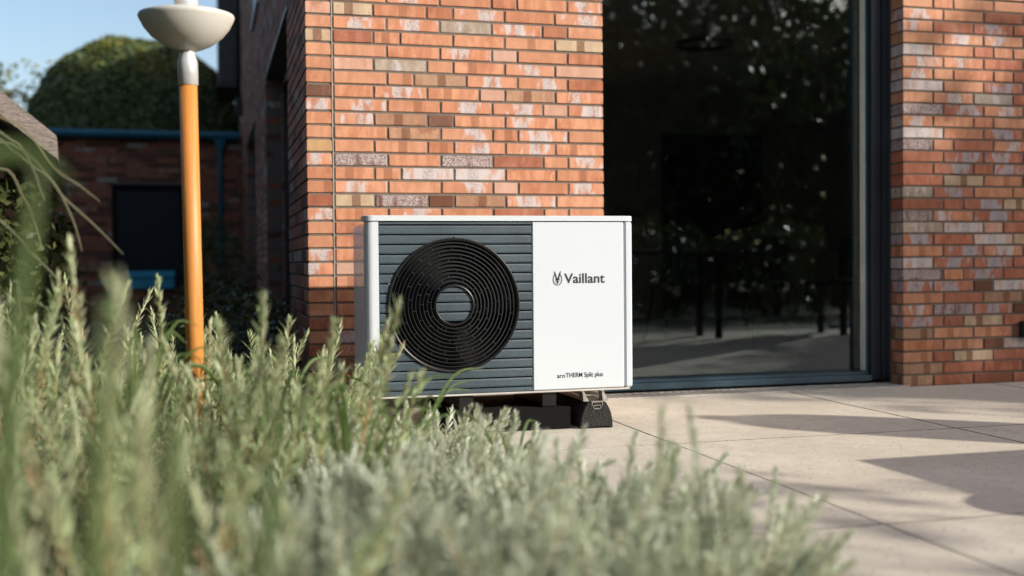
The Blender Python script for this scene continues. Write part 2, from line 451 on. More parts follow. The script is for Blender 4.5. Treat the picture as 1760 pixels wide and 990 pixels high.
# side openings: frames + glass
for ya, yb, zt_ in ((1.20, 3.62, 2.09), (5.62, 8.2, 2.045)):
    m = MB()
    m.box(.13, .19, ya, ya+.06, .02, zt_, .003); m.box(.13, .19, yb-.08, yb-.006, .02, zt_, .003)
    m.box(.131, .189, ya+.06, yb-.08, zt_-.06, zt_-.001, .003); m.box(.131, .189, ya+.06, yb-.08, .02, .09, .003)
    m.box(.132, .188, (ya+yb)/2-.04, (ya+yb)/2+.04, .09, zt_-.06, .003)
    w_ = m.build('side_window', frame_m, house)
    g = MB(); g.box(.155, .163, ya+.06, yb-.08, .09, zt_-.06); g.build('glass_pane', glass, w_)
    s = MB(); s.box(.0, .2, ya+.002, yb-.002, zt_+.002, zt_+.02); s.build('soffit', frame_m, w_)
m = MB(); m.box(-.03, .1, 4.43, 5.66, 2.855, 2.88, .002); m.build('window_sill', simple('pale_blue_sill', (.35, .47, .56), .3, .3), house)
m = MB(); m.box(-.004, .1, 4.5, 5.6, 2.882, 4.2, .002); m.build('upper_window', frame_m, house)
# wall fitting on the side wall
m = MB(); m.tube([(-.045, 9.3, 2.75), (-.045, 9.3, 6)], .03, 10); m.box(-.09, -.005, 9.2, 9.4, 2.55, 2.76, .004)
m.build('conduit', simple('black_metal', (.012, .013, .015), .5), house)
# sliding door
DY = .118
m = MB()
m.box(XR-.045, XR-.0005, DY, .24, .02, 2.419, .002)                         # outer right jamb
m.box(XR-.105, XR-.047, DY+.012, .23, .02, 2.40, .002)                      # inner profile
m.box(XP+.0005, XP+.012, DY+.06, .24, .02, 2.419, .002)
m.box(XP+.013, XR-.105, DY+.004, .24, 2.34, 2.419, .002)
door = m.build('sliding_door', frame_m, house)
m = MB(); m.box(XP+.001, XR-.107, DY+.004, .245, .014, .048, .003); m.box(XP+.013, XR-.107, DY+.035, .246, .0485, .062, .002)
m.build('bottom_rail', frame_hi, door)
m = MB(); m.box(XR-.0085, XR-.004, DY-.006, DY-.0005, .02, 2.4, .001); m.build('seal', frame_hi, door)
g = MB(); g.box(XP+.012, XR-.105, .236, .243, .062, 2.34); g.build('glass_pane', glass, door)
m = MB(); m.box(XR-.113, XR-.1055, .160, .1775, .0625, 2.34, .002); m.build('spacer_bar', simple('spacer', (.02, .09, .12), .3), door)
# room behind the glass
fl = simple('interior_floor', (.30, .29, .27), .35, bump=.1)
wl = simple('interior_wall', (.62, .57, .48), .9)
m = MB(); m.box(.32, 6.8, .32, 6.6, -.06, .012); m.build('room_floor', fl, house)
m = MB(); m.box(3.5, 6.8, 6.6, 6.7, .012, 2.6); m.box(.32, 3.5, 6.6, 6.7, 2.35, 2.6); m.box(6.8, 6.9, .3, 6.7, .012, 2.6); m.box(.32, 6.9, .32, 6.7, 2.6, 2.7); m.box(.31, .325, .32, 1.1, .012, 2.6); m.box(.31, .325, 3.7, 6.6, .012, 2.6)  # gap in the rear wall, out of view, added to let sky light in
m.box(XR, 6.8, .245, .31, .012, 2.6)
m.build('room_shell', wl, house)
m = MB(); m.box(4.5, 5.7, 6.5, 6.6, .012, 2.1, .004); m.build('interior_door', dark_in, house)
cur = simple('cream_panel', (.72, .70, .60), .6)
m = MB(); m.box(XR-.1105, XR-.1055, .178, .2345, .0625, 2.34, .002)
m.build('inner_jamb_panel', cur, house)

# ------------------------------------------------------------------ ground
def stone_mat():
    t = NT('concrete_slab'); o = t.obj(); oi = t.n('ShaderNodeObjectInfo').outputs['Random']
    big = t.noise(o, 1.7, 5, .65); mid = t.noise(o, 14, 5, .7); fi = t.noise(o, 320, 3, .75)
    vo = t.n('ShaderNodeTexVoronoi'); vo.inputs['Scale'].default_value = 38; t.l(o, vo.inputs['Vector'])
    spots = t.math('MULTIPLY', t.sstep(vo.outputs['Distance'], .10, .19, 1, 0), t.sstep(t.noise(o, 9, 3, .6), .44, .54))
    c = t.mix(t.sstep(big, .3, .7), (.58, .515, .405), (.75, .68, .555))
    c = t.mix(t.sstep(mid, .38, .68, 0, .5), c, (.44, .39, .33))
    c = t.mix(t.math('MULTIPLY', oi, .30), c, (.54, .50, .44))
    c = t.mix(t.sstep(fi, .42, .66, 0, .5), c, (.40, .35, .29))
    gr_ = t.noise(o, 75, 4, .75)
    c = t.mix(t.sstep(gr_, .56, .70, 0, .55), c, (.30, .25, .20)); c = t.mix(t.sstep(gr_, .30, .42, .45, 0), c, (.80, .75, .66))
    c = t.mix(t.math('MULTIPLY', spots, .85), c, (.07, .06, .05))
    t.set(c, t.math('ADD', .62, t.math('MULTIPLY', mid, .25)), 0, .4); t.bump(t.math('ADD', fi, t.math('MULTIPLY', spots, -1.5)), .35, .0015); return t.mat
slab_m = stone_mat()
moss = NT('mossy_joint'); _o = moss.obj(); _n = moss.noise(_o, 5, 4, .7)
moss.set(moss.mix(moss.sstep(_n, .42, .62), (.022, .016, .011), (.10, .075, .025)), .95); moss = moss.mat
ground = MB(); ground.box(-90, 90, -90, 90, -.4, -.045)
gm = NT('earth_and_grass'); _o = gm.obj(); gm.set(gm.mix(gm.noise(_o, .8, 5, .6), (.04, .055, .02), (.07, .075, .03)), .95); 
ground = tag(ground.build('ground', gm.mat), kind='structure')
soil = NT('soil'); _o = soil.obj(); _n = soil.noise(_o, 30, 6, .75)
soil.set(soil.mix(_n, (.025, .018, .012), (.09, .065, .045)), .95); soil.bump(_n, 1, .02)
m = MB(); m.box(-3.6, -.02, -6.6, 10.7, -.044, -.012); m.box(-.02, .60, -6.6, -2.70, -.044, -.012)
tag(m.build('planting_bed', soil.mat), kind='structure')
pm = MB(); pm.box(-.012, 9.6, -2.69, -.06, -.044, -.016); pm.box(.602, 9.6, -4.0, -2.69, -.044, -.016); pm.box(XP, XR, -.06, .30, -.044, -.016)
patio = tag(pm.build('patio', moss), kind='structure')
xs = [-.01, 1.19, 2.388, 3.588, 4.788, 5.988, 7.188, 8.388, 9.588]; ys = [-.064, -1.372, -2.688, -4.0, -5.3, -6.6]
for j in range(3):
    for i in range(8):
        x0, x1, y1, y0 = xs[i]+.0042, xs[i+1]-.0042, ys[j]-.0042, ys[j+1]+.0042
        if i == 0 and j >= 2: x0 = .60
        dz = rnd.uniform(-.0012, .0006)
        mm = MB(); cx, cy = (x0+x1)/2, (y0+y1)/2
        mm.box(x0-cx, x1-cx, y0-cy, y1-cy, -.015, 0, .0)
        o = mm.build('slab', [slab_m, moss], patio)
        for pl in o.data.polygons:
            if abs(pl.normal.z) < .5: pl.material_index = 1; o.location = (cx, cy, dz)
# slot drain in front of the door
gr = empty('drain_grate', (0, 0, 0)); tag(gr, 'long slotted metal drain grate on the ground along the glass door', 'drain grate')
steel = simple('galvanised_steel', (.48, .46, .43), .35, .85, .15, 20, spec=.5)
steel2 = simple('grate_steel', (.50, .46, .41), .5, .25, .15, 20, spec=.5)
m = MB(); m.box(XP-.03, XR-.003, -.0605, -.052, -.01, .004, .001); m.box(XP-.03, XR-.003, .102, .112, -.01, .004, .001); m.build('frame', steel2, gr)
sl0 = MB(); sl0.box(-.0105, .0105, -.077, .077, -.012, .0035, .0015); sl0 = sl0.mesh('grate_bar', steel2)
n = 0; x = XP-.02
while x < XR-.012:
    o = link('grate_bar', sl0, gr); o.location = (x, .025, 0); o.rotation_euler = (0, 0, .12); x += .0435; n += 1
m = MB(); m.box(XP, XR, -.052, .102, -.0159, -.0155); m.build('channel', dark_in, gr)

# ------------------------------------------------------------------ heat pump
hp = empty('heat_pump', (0, 0, 0)); tag(hp, 'white outdoor heat pump unit with dark slatted front and round black fan grille', 'heat pump')
wm = NT('white_powder_coat'); _o = wm.obj(); wm.set(wm.mix(wm.noise(_o, 3, 2), (.505, .548, .592), (.53, .575, .62)), .32, 0, .5); wm.bump(wm.noise(_o, 900, 2), .06, .0004); wm = wm.mat
FX0, FX1, FZ0, FZ1 = .139, 1.220, .153, .849; FY = -.90
cas = MB()
cas.box(.1905, 1.2, FY+.06, -.45, FZ0+.01, FZ1-.024, .004)                      # body behind the front
cas.box(.799, 1.183, FY, FY+.06, FZ0+.004, FZ1-.024, .0035)                    # smooth front panel
cas.box(1.1855, FX1, FY-.001, -.45, FZ0+.002, FZ1-.0215, .008)                   # right corner post
casing = cas.build('casing', wm, hp)
m = MB()   # rounded left corner post
prof = []
for k in range(9):
    a = math.pi/2*k/8; rr_ = .028
    prof.append((FX0+rr_-rr_*math.cos(a), FY+rr_-rr_*math.sin(a)))
prof = [(FX0, -.868)] + prof + [(.1895, FY), (.1895, FY+.035), (FX0+.004, FY+.035)]
V = [(x, y, FZ0+.002) for x, y in prof]+[(x, y, FZ1-.022) for x, y in prof]; n = len(prof)
m.add(V, [(i, (i+1) % n, (i+1) % n+n, i+n) for i in range(n)]+[tuple(range(n))[::-1], tuple(range(n, 2*n))])
m.build('corner_post', wm, hp, True)
m = MB(); prof2 = []
for (cx, cy, a0) in ((FX0+.028, FY+.025, math.pi), (FX1-.02, FY+.02, 1.5*math.pi)):
    for k in range(7):
        a = a0+math.pi/2*k/6; r_ = .031 if cx < .5 else .024
        prof2.append((cx+r_*math.cos(a), cy+r_*math.sin(a)))
prof2 += [(FX1+.003, -.44), (.205, -.44), (.205, -.80), (FX0-.003, -.80)]
n = len(prof2); V = [(x, y, FZ1-.0205) for x, y in prof2]+[(x, y, FZ1-.002) for x, y in prof2]
cxm = sum(p[0] for p in prof2)/n; V += [(cxm+(x-cxm)*.996, -.7+(y+.7)*.99, FZ1) for x, y in prof2]
m.add(V, [(i, (i+1) % n, (i+1) % n+n, i+n) for i in range(n)]+[(i+n, (i+1) % n+n, (i+1) % n+2*n, i+2*n) for i in range(n)]+[tuple(range(n))[::-1], tuple(range(2*n, 3*n))])
m.build('lid', wm, hp, True)
m = MB(); m.box(FX0+.02, FX1-.012, FY+.002, -.45, FZ0-.006, FZ0+.0015, .002); m.build('base_plate', simple('base_grey', (.45, .43, .40), .5), hp)
# the see-through rear casing on the left
t = NT('clouded_casing'); t.set((.86, .89, .95), .5, 0, .4); t.p.inputs['Alpha'].default_value = .50
m = MB()
zs = [FZ0+.004, FZ1-.03]
pts = [(FX0+.001, -.868), (FX0+.001, -.53), (FX0+.02, -.50), (.1905, -.50)]
for i in range(3):
    (xa, ya), (xb, yb) = pts[i], pts[i+1]
    m.add([(xa, ya, zs[0]), (xb, yb, zs[0]), (xb, yb, zs[1]), (xa, ya, zs[1])], [(0, 1, 2, 3)])
m.build('rear_cover', t.mat, hp)
# slats
t = NT('slat_plastic'); _o = t.obj(); n1 = t.noise(_o, 480, 3, .8); n2 = t.noise(_o, 3.5, 3, .6); n3 = t.noise(_o, 1100, 2, .8)
c = t.mix(t.sstep(n2, .3, .7), (.015, .031, .044), (.024, .047, .064)); c = t.mix(t.math('MULTIPLY', t.sstep(n1, .53, .63), t.sstep(n2, .35, .6, .35, 1)), c, (.13, .16, .18))
t.set(c, .42, 0, .6); t.bump(n3, .3, .001); slat_m = t.mat
blk = simple('black_plastic', (.006, .006, .007), .35, spec=.4)
ringm = simple('ring_plastic', (.018, .022, .024), .5, spec=.3)
cavm = simple('dark_cavity', (.004, .004, .005), .9)
FCX, FCZ = .483, .502; RO, RI = .260, .0715; SX0, SX1 = .1925, .797
m = MB()
m.box(SX0-.002, SX1+.001, FY+.0605, FY+.070, FZ0+.002, FZ1-.022)
m.build('backing', cavm, hp)
def slat_piece(z0, z1, xa, xb, side):
    """front face between xa(z) and xb(z) as an extruded strip with a soft top and bottom edge"""
    N = 7; rows_ = []
    for k in range(N):
        z = z0+(z1-z0)*k/(N-1)
        e = .0016 if k in (0, N-1) else 0
        rows_.append((xa(z), xb(z), FY+.003+e+.0012*(k/(N-1)), z))
    m = MB(); V = []
    for a, b, y, z in rows_: V += [(a, y, z), (b, y, z), (b, FY+.0595, z), (a, FY+.0595, z)]
    F = []
    for k in range(N-1):
        i = 4*k; j = i+4
        F += [(i, i+1, j+1, j), (i+1, i+2, j+2, j+1), (i+3, i, j, j+3)]
    F += [(0, 3, 2, 1), (4*N-4, 4*N-3, 4*N-2, 4*N-1)]
    m.add(V, F); return m
ed = [FZ1-.021-.0125]; zt = FZ1-.0215
edges = [(zt-.012, zt)]; z = zt-.012
while z-.0375 > FZ0+.001:
    edges.append((z-.0375, z-.0055)); z -= .0375
edges.append((FZ0+.003, z-.0055)) if z-.0055-FZ0 > .012 else None
# the lowest slats are a little deeper
for z0, z1 in edges:
    dzm = 0 if z0 <= FCZ <= z1 else min(abs(z0-FCZ), abs(z1-FCZ))
    if dzm < RO-.001:
        L = lambda z: FCX-math.sqrt(max(0, RO**2-(z-FCZ)**2)) if abs(z-FCZ) < RO else FCX
        Q = lambda z: FCX+math.sqrt(max(0, RO**2-(z-FCZ)**2)) if abs(z-FCZ) < RO else FCX
        slat_piece(z0, z1, lambda z: SX0, L, 0).build('slat', slat_m, hp)
        slat_piece(z0, z1, Q, lambda z: SX1, 0).build('slat', slat_m, hp)
    else: slat_piece(z0, z1, lambda z: SX0, lambda z: SX1, 0).build('slat', slat_m, hp)
    if dzm < RI-.003:
        def a_(z): return FCX-math.sqrt(max(1e-8, (RI)**2-(z-FCZ)**2))
        def b_(z): return FCX+math.sqrt(max(1e-8, (RI)**2-(z-FCZ)**2))
        za, zb = max(z0, FCZ-RI+.001), min(z1, FCZ+RI-.001)
        if zb-za > .004: slat_piece(za, zb, a_, b_, 0).build('hub_slat', slat_m, hp)
grille = MB(); grille.lathe([(RO-.001, .058), (RO-.0005, .004), (RO+.001, -.004), (RO-.003, -.0055), (RO-.011, .004), (RO-.014, .03)], 96, 0, 'y', (FCX, FY, FCZ))
grille.lathe([(RI+.016, .03), (RI+.012, .004), (RI+.004, -.004), (RI+.0005, -.003), (RI, .05)], 64, 0, 'y', (FCX, FY, FCZ))
grille = grille.build('fan_grille', blk, hp, True)
NR = 11; rs = [RI+.013+(RO-.012-RI-.013)*(k+.5)/NR for k in range(NR)]
for k, r_ in enumerate(rs):
    y = .002+.006*math.sin(math.pi*(k+.5)/NR)
    m = MB(); m.lathe([(r_+.0145, y+.026), (r_-.0012, y+.0025)], 96, 1, 'y', (FCX, FY, FCZ)); m.lathe([(r_-.0012, y+.0025), (r_-.0007, y-.0004), (r_+.0006, y), (r_+.0012, y+.003)], 96, 0, 'y', (FCX, FY, FCZ)); m.lathe([(r_+.0012, y+.003), (r_+.0165, y+.026)], 96, 1, 'y', (FCX, FY, FCZ))
    m.build('ring', [ringm, cavm], grille)
m = MB()
for arm in range(16):
    for k in range(NR+1):
        ra = rs[k-1] if k else RI+.006; rb = rs[k] if k < NR else RO-.01
        a = 2*math.pi*arm/16+.55*math.sin(k*.9+arm)*.25+k*.13
        if (arm+k) % 2: continue
        p = [(FCX+q*math.cos(a), FY+.005, FCZ+q*math.sin(a)) for q in (ra, rb)]
        m.tube(p, .0012, 4, 0, False)
sp_ = m.build('spokes', ringm, grille); sp_['kind'] = 'stuff'
m = MB(); 
for k in range(3):
    a0 = 2*math.pi*k/3+.4; V = []; F = []
    for i in range(9):
        a = a0+i*.16
        for j in range(4):
            q = .09+.053*j; V.append((FCX+q*math.cos(a+j*.12), FY+.025+.003*i, FCZ+q*math.sin(a+j*.12)))
    for i in range(8):
        for j in range(3): F.append((i*4+j, i*4+j+1, (i+1)*4+j+1, (i+1)*4+j))
    m.add(V, F, 0, None, True)
m.build('fan_blade', simple('fan_blades', (.004, .004, .005), .6, spec=.15), hp)
# lettering
ink = simple('dark_print', (.012, .014, .02), .5)
def text(txt, x, z, size, wid, parent, name, off=.0, y=FY-.0008, mat=ink):
    cu = bpy.data.curves.new(name, 'FONT'); cu.body = txt; cu.size = size; cu.offset = off; cu.extrude = .0003
    o = bpy.data.objects.new(name, cu); COL.objects.link(o)
    dg = bpy.context.evaluated_depsgraph_get(); me = bpy.data.meshes.new_from_object(o.evaluated_get(dg)); bpy.data.objects.remove(o)
    xs_ = [v.co.x for v in me.vertices]; x0, x1 = min(xs_), max(xs_); s = wid/(x1-x0)
    for v in me.vertices: v.co = Vector(((v.co.x-x0)*s, v.co.z, v.co.y))
    me.materials.clear(); me.materials.append(mat); me.flip_normals()
    q = link(name, me, parent); q.location = (x, y, z); return q
text('Vaillant', .930, .5815, .0545, .171, hp, 'brand_lettering', .0009)
text('aro', .897, .2035, .026, .034, hp, 'model_lettering', .0001)
text('THERM Split plus', .9335, .2045, .026, .157, hp, 'model_lettering', .0002)
lg = MB()
LX, LZ = .902, .600
def loop(cx, cz, a, b, th, t0=0, t1=2*math.pi, n=28):
    V = []; F = []
    for i in range(n+1):
        t_ = t0+(t1-t0)*i/n
        for k in (0, 1):
            s_ = k*th
            V.append((cx+(a-s_)*math.cos(t_), FY-.0012, cz+(b-s_)*math.sin(t_)))
    for i in range(n): F.append((2*i, 2*i+2, 2*i+3, 2*i+1))
    lg.add(V, F)
loop(LX, LZ-.003, .0195, .0245, .0030, R(108), R(432))
for sgn in (-1, 1):
    lg.add([(LX+sgn*x_, FY-.0013, LZ+z_) for x_, z_ in ((.0030, .007), (.0110, .0275), (.0140, .0300), (.0130, .021), (.0085, .005), (.004, -.003))], [(0, 1, 2, 3, 4, 5)])
    lg.add([(LX+sgn*x_, FY-.0013, LZ+z_) for x_, z_ in ((.001, .004), (.0075, .000), (.0095, -.008), (.0065, -.006), (.002, -.009))], [(0, 1, 2, 3, 4)])
    loop(LX+sgn*.0075, LZ-.0165, .006, .007, .002, R(90 if sgn > 0 else -30), R(210 if sgn > 0 else 90), 10)
lg.add([(LX+x_, FY-.0013, LZ+z_) for x_, z_ in ((-.0012, .004), (.0012, .004), (.0016, -.020), (-.0016, -.020))], [(0, 1, 2, 3)])
lg.build('emblem', ink, hp)
# rubber feet and mounting rails
t = NT('rubber_granulate'); _o = t.obj(); n1 = t.noise(_o, 260, 3, .8)
vo = t.n('ShaderNodeTexVoronoi'); vo.inputs['Scale'].default_value = 170; t.l(_o, vo.inputs['Vector'])
t.set(t.mix(t.sstep(n1, .5, .68), (.006, .006, .006), (.075, .075, .075)), .9); t.bump(vo.outputs['Distance'], 1, .004); rubber = t.mat
for fx in (.988,):
    m = MB(); P = [(0, 0), (.012, 0), (.016, .006), (.116, .006), (.12, 0), (.132, 0), (.131, .03), (.125, .06), (.114, .085), (.103, .103), (.029, .103), (.018, .085), (.007, .06), (.001, .03)]
    n = len(P); V = [(x, 0, z) for x, z in P]+[(x, .58, z) for x, z in P]
    m.add(V, [(i, (i+1) % n, (i+1) % n+n, i+n) for i in range(n)]+[tuple(range(n))[::-1], tuple(range(n, 2*n))])
    f = m.build('rubber_foot', rubber, hp, True); f.location = (fx, -.93, .001)
    m = MB()
    m.box(.043, .089, -.004, .585, .103, .107); m.box(.043, .0455, -.004, .585, .088, .103); m.box(.0865, .089, -.004, .585, .088, .103)
    m.box(.05, .082, -.003, .0, .076, .079); m.box(.05, .0525, -.003, .0, .076, .092); m.box(.0795, .082, -.003, .0, .076, .092); m.box(.050, .082, -.003, 0, .090, .0925)
    m.build('rail', steel, f)
    m = MB()
    for bx in (.012, .094):
        V = [(bx, .008, .107), (bx+.022, .008, .107), (bx+.022, .008, .112), (bx+.013, .008, .124), (bx+.004, .008, .146), (bx-.004, .008, .146)]
        V += [(x, y+.045, z) for x, y, z in V]
        m.add(V, [(0, 1, 2, 3, 4, 5), (6, 11, 10, 9, 8, 7)]+[(i, i+6, (i+1) % 6+6, (i+1) % 6) for i in range(6)])
        m.box(bx+.001, bx+.02, .02, .58, .1075, .11)
    m.box(.02, .1, .04, .5, .126, .13)
    m.build('bracket', steel, f, True)

m = MB(); P = [(.44, .001), (.95, .001), (.95, .086), (.49, .086), (.462, .078), (.444, .052)]
n = len(P); V = [(x, -.905, z) for x, z in P]+[(x, -.42, z) for x, z in P]
m.add(V, [(i, (i+1) % n, (i+1) % n+n, i+n) for i in range(n)]+[tuple(range(n))[::-1], tuple(range(n, 2*n))])
f = m.build('rubber_foot', simple('black_rubber', (.004, .004, .004), .95, bump=.5, bscale=250, spec=.2), hp, True)
for rx in (.50, .84):
    m = MB(); m.box(rx, rx+.06, -.88, -.44, .087, .146, .003); m.build('rail', blk, f)
# ------------------------------------------------------------------ lamp
lamp = empty('garden_lamp', (-.478, -1.40, 0)); tag(lamp, 'garden lamp on a varnished yellow wooden pole with white metal bowl', 'lamp')
lamp.rotation_euler = (R(1.0), -R(.55), 0)
t = NT('varnished_wood'); _o = t.obj(); n1 = t.noise(t.scalev(_o, 60, 60, 3), 1, 4, .6)
t.set(t.mix(t.sstep(n1, .3, .7), (.47, .175, .034), (.56, .24, .058)), .5, 0, .5); t.bump(n1, .1, .001); wood = t.mat
m = MB(); m.tube([(0, 0, 0), (0, 0, .6), (0, 0, 1.242)], .028, 32); m.build('pole', wood, lamp)
enam = simple('grey_white_enamel', (.50, .49, .455), .38, 0, .05, 3)
m = MB(); m.lathe([(.029, 1.238), (.0315, 1.24), (.0315, 1.308), (.029, 1.320), (.026, 1.328), (.0235, 1.347)], 40); m.build('collar', simple('zinc_collar', (.50, .51, .52), .35, .3), lamp)
m = MB(); m.lathe([(.023, 1.345), (.045, 1.352), (.078, 1.367), (.110, 1.392), (.133, 1.420), (.146, 1.446), (.149, 1.454), (.146, 1.461), (.118, 1.470), (.06, 1.477), (.035, 1.479)], 64); m.build('bowl', enam, lamp)
t = NT('lamp_glass'); t.set((.9, .92, .92), .25, 0, .5); t.p.inputs['Transmission Weight'].default_value = .6
m = MB(); m.lathe([(.037, 1.476), (.037, 1.62), (.0, 1.62)], 40); m.build('glass_cylinder', t.mat, lamp)
m = MB(); m.lathe([(.0, 1.62), (.042, 1.621), (.044, 1.63), (.03, 1.66), (.0, 1.67)], 40); m.build('cap', enam, lamp)

# socket at right edge of the wall
m = MB(); m.box(3.812, 3.90, -.045, -.0015, .232, .325, .006); s = m.build('outdoor_socket', simple('black_box', (.010, .018, .022), .4))
tag(s, 'small black outdoor socket box fixed on the right brick wall', 'socket')
m = MB(); m.box(3.822, 3.89, -.052, -.0455, .27, .316, .003); m.build('flap', frame_m, s)

# ------------------------------------------------------------------ furniture in the dark room
chair_m = simple('dark_chair', (.012, .012, .013), .6)
def dining_chair(x, y, rz, label):
    e = empty('dining_chair', (x, y, .0125), rz); tag(e, label, 'chair', 'chairs at the table behind the glass')
    m = MB(); m.box(-.22, .22, -.21, .21, .44, .475, .012); m.build('seat', chair_m, e)
    m = MB()
    V = []; N = 10
    for i in range(N+1):
        a = R(-70+140*i/N)
        for z_, o_ in ((.50, 0), (.84, .03)): V.append((math.sin(a)*.23, .21*math.cos(a)+.02+o_, z_))
    m.add(V, [(2*i, 2*i+2, 2*i+3, 2*i+1) for i in range(N)]); m.build('backrest', chair_m, e)
    for sx in (-1, 1):
        for sy in (-1, 1):
            m = MB(); m.tube([(sx*.17, sy*.16, .44), (sx*.23, sy*.22, 0)], [.014, .010], 8); m.build('leg', chair_m, e)
dining_chair(3.05, 2.75, R(180), 'dark dining chair nearest the heat pump behind the glass')
dining_chair(3.72, 2.85, R(195), 'dark dining chair in the middle of the row behind the glass')
dining_chair(4.6, 3.2, R(250), 'dark dining chair at the right end of the table behind the glass')
tb = empty('dining_table', (3.4, 3.6, .0125)); tag(tb, 'dark dining table standing inside behind the big glass door', 'table')
m = MB(); m.box(-.95, .95, -.45, .45, .72, .755, .006); m.build('tabletop', chair_m, tb)
for sx in (-1, 1):
    for sy in (-1, 1):
        m = MB(); m.tube([(sx*.62, sy*.3, .72), (sx*.84, sy*.38, 0)], [.025, .018], 8); m.build('leg', chair_m, tb)
pd = empty('pendant_lamp', (3.45, 3.2, 0)); tag(pd, 'dark ring pendant lamp hanging inside above the dining table', 'pendant lamp')
m = MB(); m.tube([(.22*math.cos(a), .22*math.sin(a), 2.42) for a in [2*math.pi*k/32 for k in range(33)]], .02, 8, 0, False); m.build('ring', chair_m, pd)
m = MB(); m.tube([(0, 0, 2.6), (0, 0, 2.5), (.2, 0, 2.42)], .004, 5); m.tube([(0, 0, 2.5), (-.2, 0, 2.42)], .004, 5); m.build('cord', chair_m, pd)

# ------------------------------------------------------------------ low brick building in the back
GB = empty('garden_building', (0, 0, 0)); tag(GB, 'low shaded brick outbuilding with a blue gutter behind the lamp', 'building')
m = MB(); GX0 = -3.3
m.box(GX0, -1.62, 9.905, 10.2, -.05, 2.27); m.box(-1.62, -.735, 9.905, 10.2, 1.71, 2.27); m.box(-1.62, -.735, 9.905, 10.2, -.05, .38); m.box(-.735, -.003, 9.905, 10.2, -.05, 2.27)
gw = m.build('brick_wall', mortar, GB)
runs = []
SHADE_POOL = 'RRERREETDRRDKRER'  # mostly dark codes: the outbuilding's shade is put into its bricks
for r in range(-7, 30):
    zb, zt = row_z(r); x = GX0 if r % 2 else GX0-.125
    while x < -.02:
        a, b = max(GX0, x)+JT/2, min(x+.25, -.004)-JT/2; cc = rg.choice(SHADE_POOL)
        if .38 < (zb+zt)/2 < 1.71:
            if a < -1.62 < b: b = -1.62
            if a < -.735 < b: a = -.735
            if a >= -1.62 and b <= -.735: x += .25; continue
        if b-a > .02: runs.append(('x', a, b, 9.9, zb, zt, cc, .06))
        x += .25
joined_bricks('brickwork', gw, runs)
blue = simple('teal_blue_zinc', (.032, .18, .28), .4, .2, .15, 3)
m = MB()
V = []; F = []; N = 10
for x in (GX0, -.004):
    for k in range(N+1):
        a = math.pi*k/N; V.append((x, 9.82-.07*math.cos(a), 2.36-.075*math.sin(a)))
    for k in range(N, -1, -1):
        a = math.pi*k/N; V.append((x, 9.82-.064*math.cos(a), 2.362-.069*math.sin(a)))
n = 2*(N+1)
F = [(i, (i+1) % n, (i+1) % n+n, i+n) for i in range(n)]+[tuple(range(n))[::-1], tuple(range(n, 2*n))]
m.add(V, F)
for gx in (-2.9, -2.2, -1.45, -.75): m.box(gx, gx+.02, 9.742, 9.90, 2.355, 2.372)
m.box(GX0, -.004, 9.88, 10.5, 2.372, 2.40)
gut = m.build('gutter', blue, GB, True)
m = MB(); m.tube([(-.28, 9.82, 2.20), (-.28, 9.84, 2.10), (-.28, 9.84, .3)], [.028, .028, .028], 12)
V = [(-.36, 9.76, 2.30), (-.20, 9.76, 2.30), (-.20, 9.89, 2.30), (-.36, 9.89, 2.30), (-.31, 9.79, 2.16), (-.25, 9.79, 2.16), (-.25, 9.87, 2.16), (-.31, 9.87, 2.16)]
dp = m.build('downpipe', blue, GB)
m = MB(); m.add(V, [(0, 1, 2, 3), (4, 7, 6, 5), (0, 4, 5, 1), (1, 5, 6, 2), (2, 6, 7, 3), (3, 7, 4, 0)]); m.build('hopper', blue, dp, True)
m = MB(); m.box(-1.62, -.735, 10.0, 10.06, .38, 1.71); gwin = m.build('window', simple('dark_blue_shutter', (.004, .010, .018), .5, spec=.3), GB)
m = MB(); m.box(-1.62, -1.565, 9.96, 9.999, .38, 1.71, .004); m.box(-.79, -.735, 9.96, 9.999, .38, 1.71, .004); m.box(-1.565, -.79, 9.96, 9.999, 1.655, 1.71, .004); m.build('frame', cavm, gwin)
m = MB(); m.box(-1.45, -.86, 9.80, 9.96, .52, .60, .006); m.box(-1.44, -.87, 9.83, 9.99, .38, .519, .004); m.build('sill', simple('bright_teal', (.03, .38, .55), .35, .1), gwin)
# dark bay hanging off the far end of the house
m = MB(); m.box(-.275, -.004, 10.75, 12.2, 3.17, 6.2, .01); m.box(-.30, -.004, 10.72, 12.2, 3.12, 3.165, .004)
bay = m.build('bay_box', simple('bay_black', (.010, .013, .018), .4), house)
# weathered roof edge on the left
t = NT('thatch'); _o = t.obj(); n1 = t.noise(t.scalev(_o, 20, 20, 60), 1, 5, .75)
t.set(t.mix(t.sstep(n1, .3, .7), (.20, .165, .15), (.36, .30, .27)), .95); t.bump(n1, 1, .02); thatch = t.mat
sh = empty('thatched_shed', (0, 0, 0)); tag(sh, 'small shed with a grey weathered sloping roof at the left edge', 'shed')
m = MB()
xa, za, xb, zb_ = -2.10, 2.12, -1.155, 1.315
V = [(xa, .80, za), (xb, .80, zb_), (xb+.005, .80, zb_-.12), (xa, .80, za-.13)]; V += [(x-.35, y+3.4, z) for x, y, z in V]
m.add(V, [(0, 1, 2, 3), (7, 6, 5, 4), (0, 4, 5, 1), (1, 5, 6, 2), (2, 6, 7, 3), (3, 7, 4, 0)])
m.build('roof', thatch, sh, True)
m = MB(); V = [(-3.3, 1.2, -.03), (-1.75, 1.2, -.03), (-1.75, 1.2, 1.62), (-2.1, 1.2, 1.92), (-3.3, 1.2, 1.92)]; V += [(x-.2, y+2.8, z) for x, y, z in V]
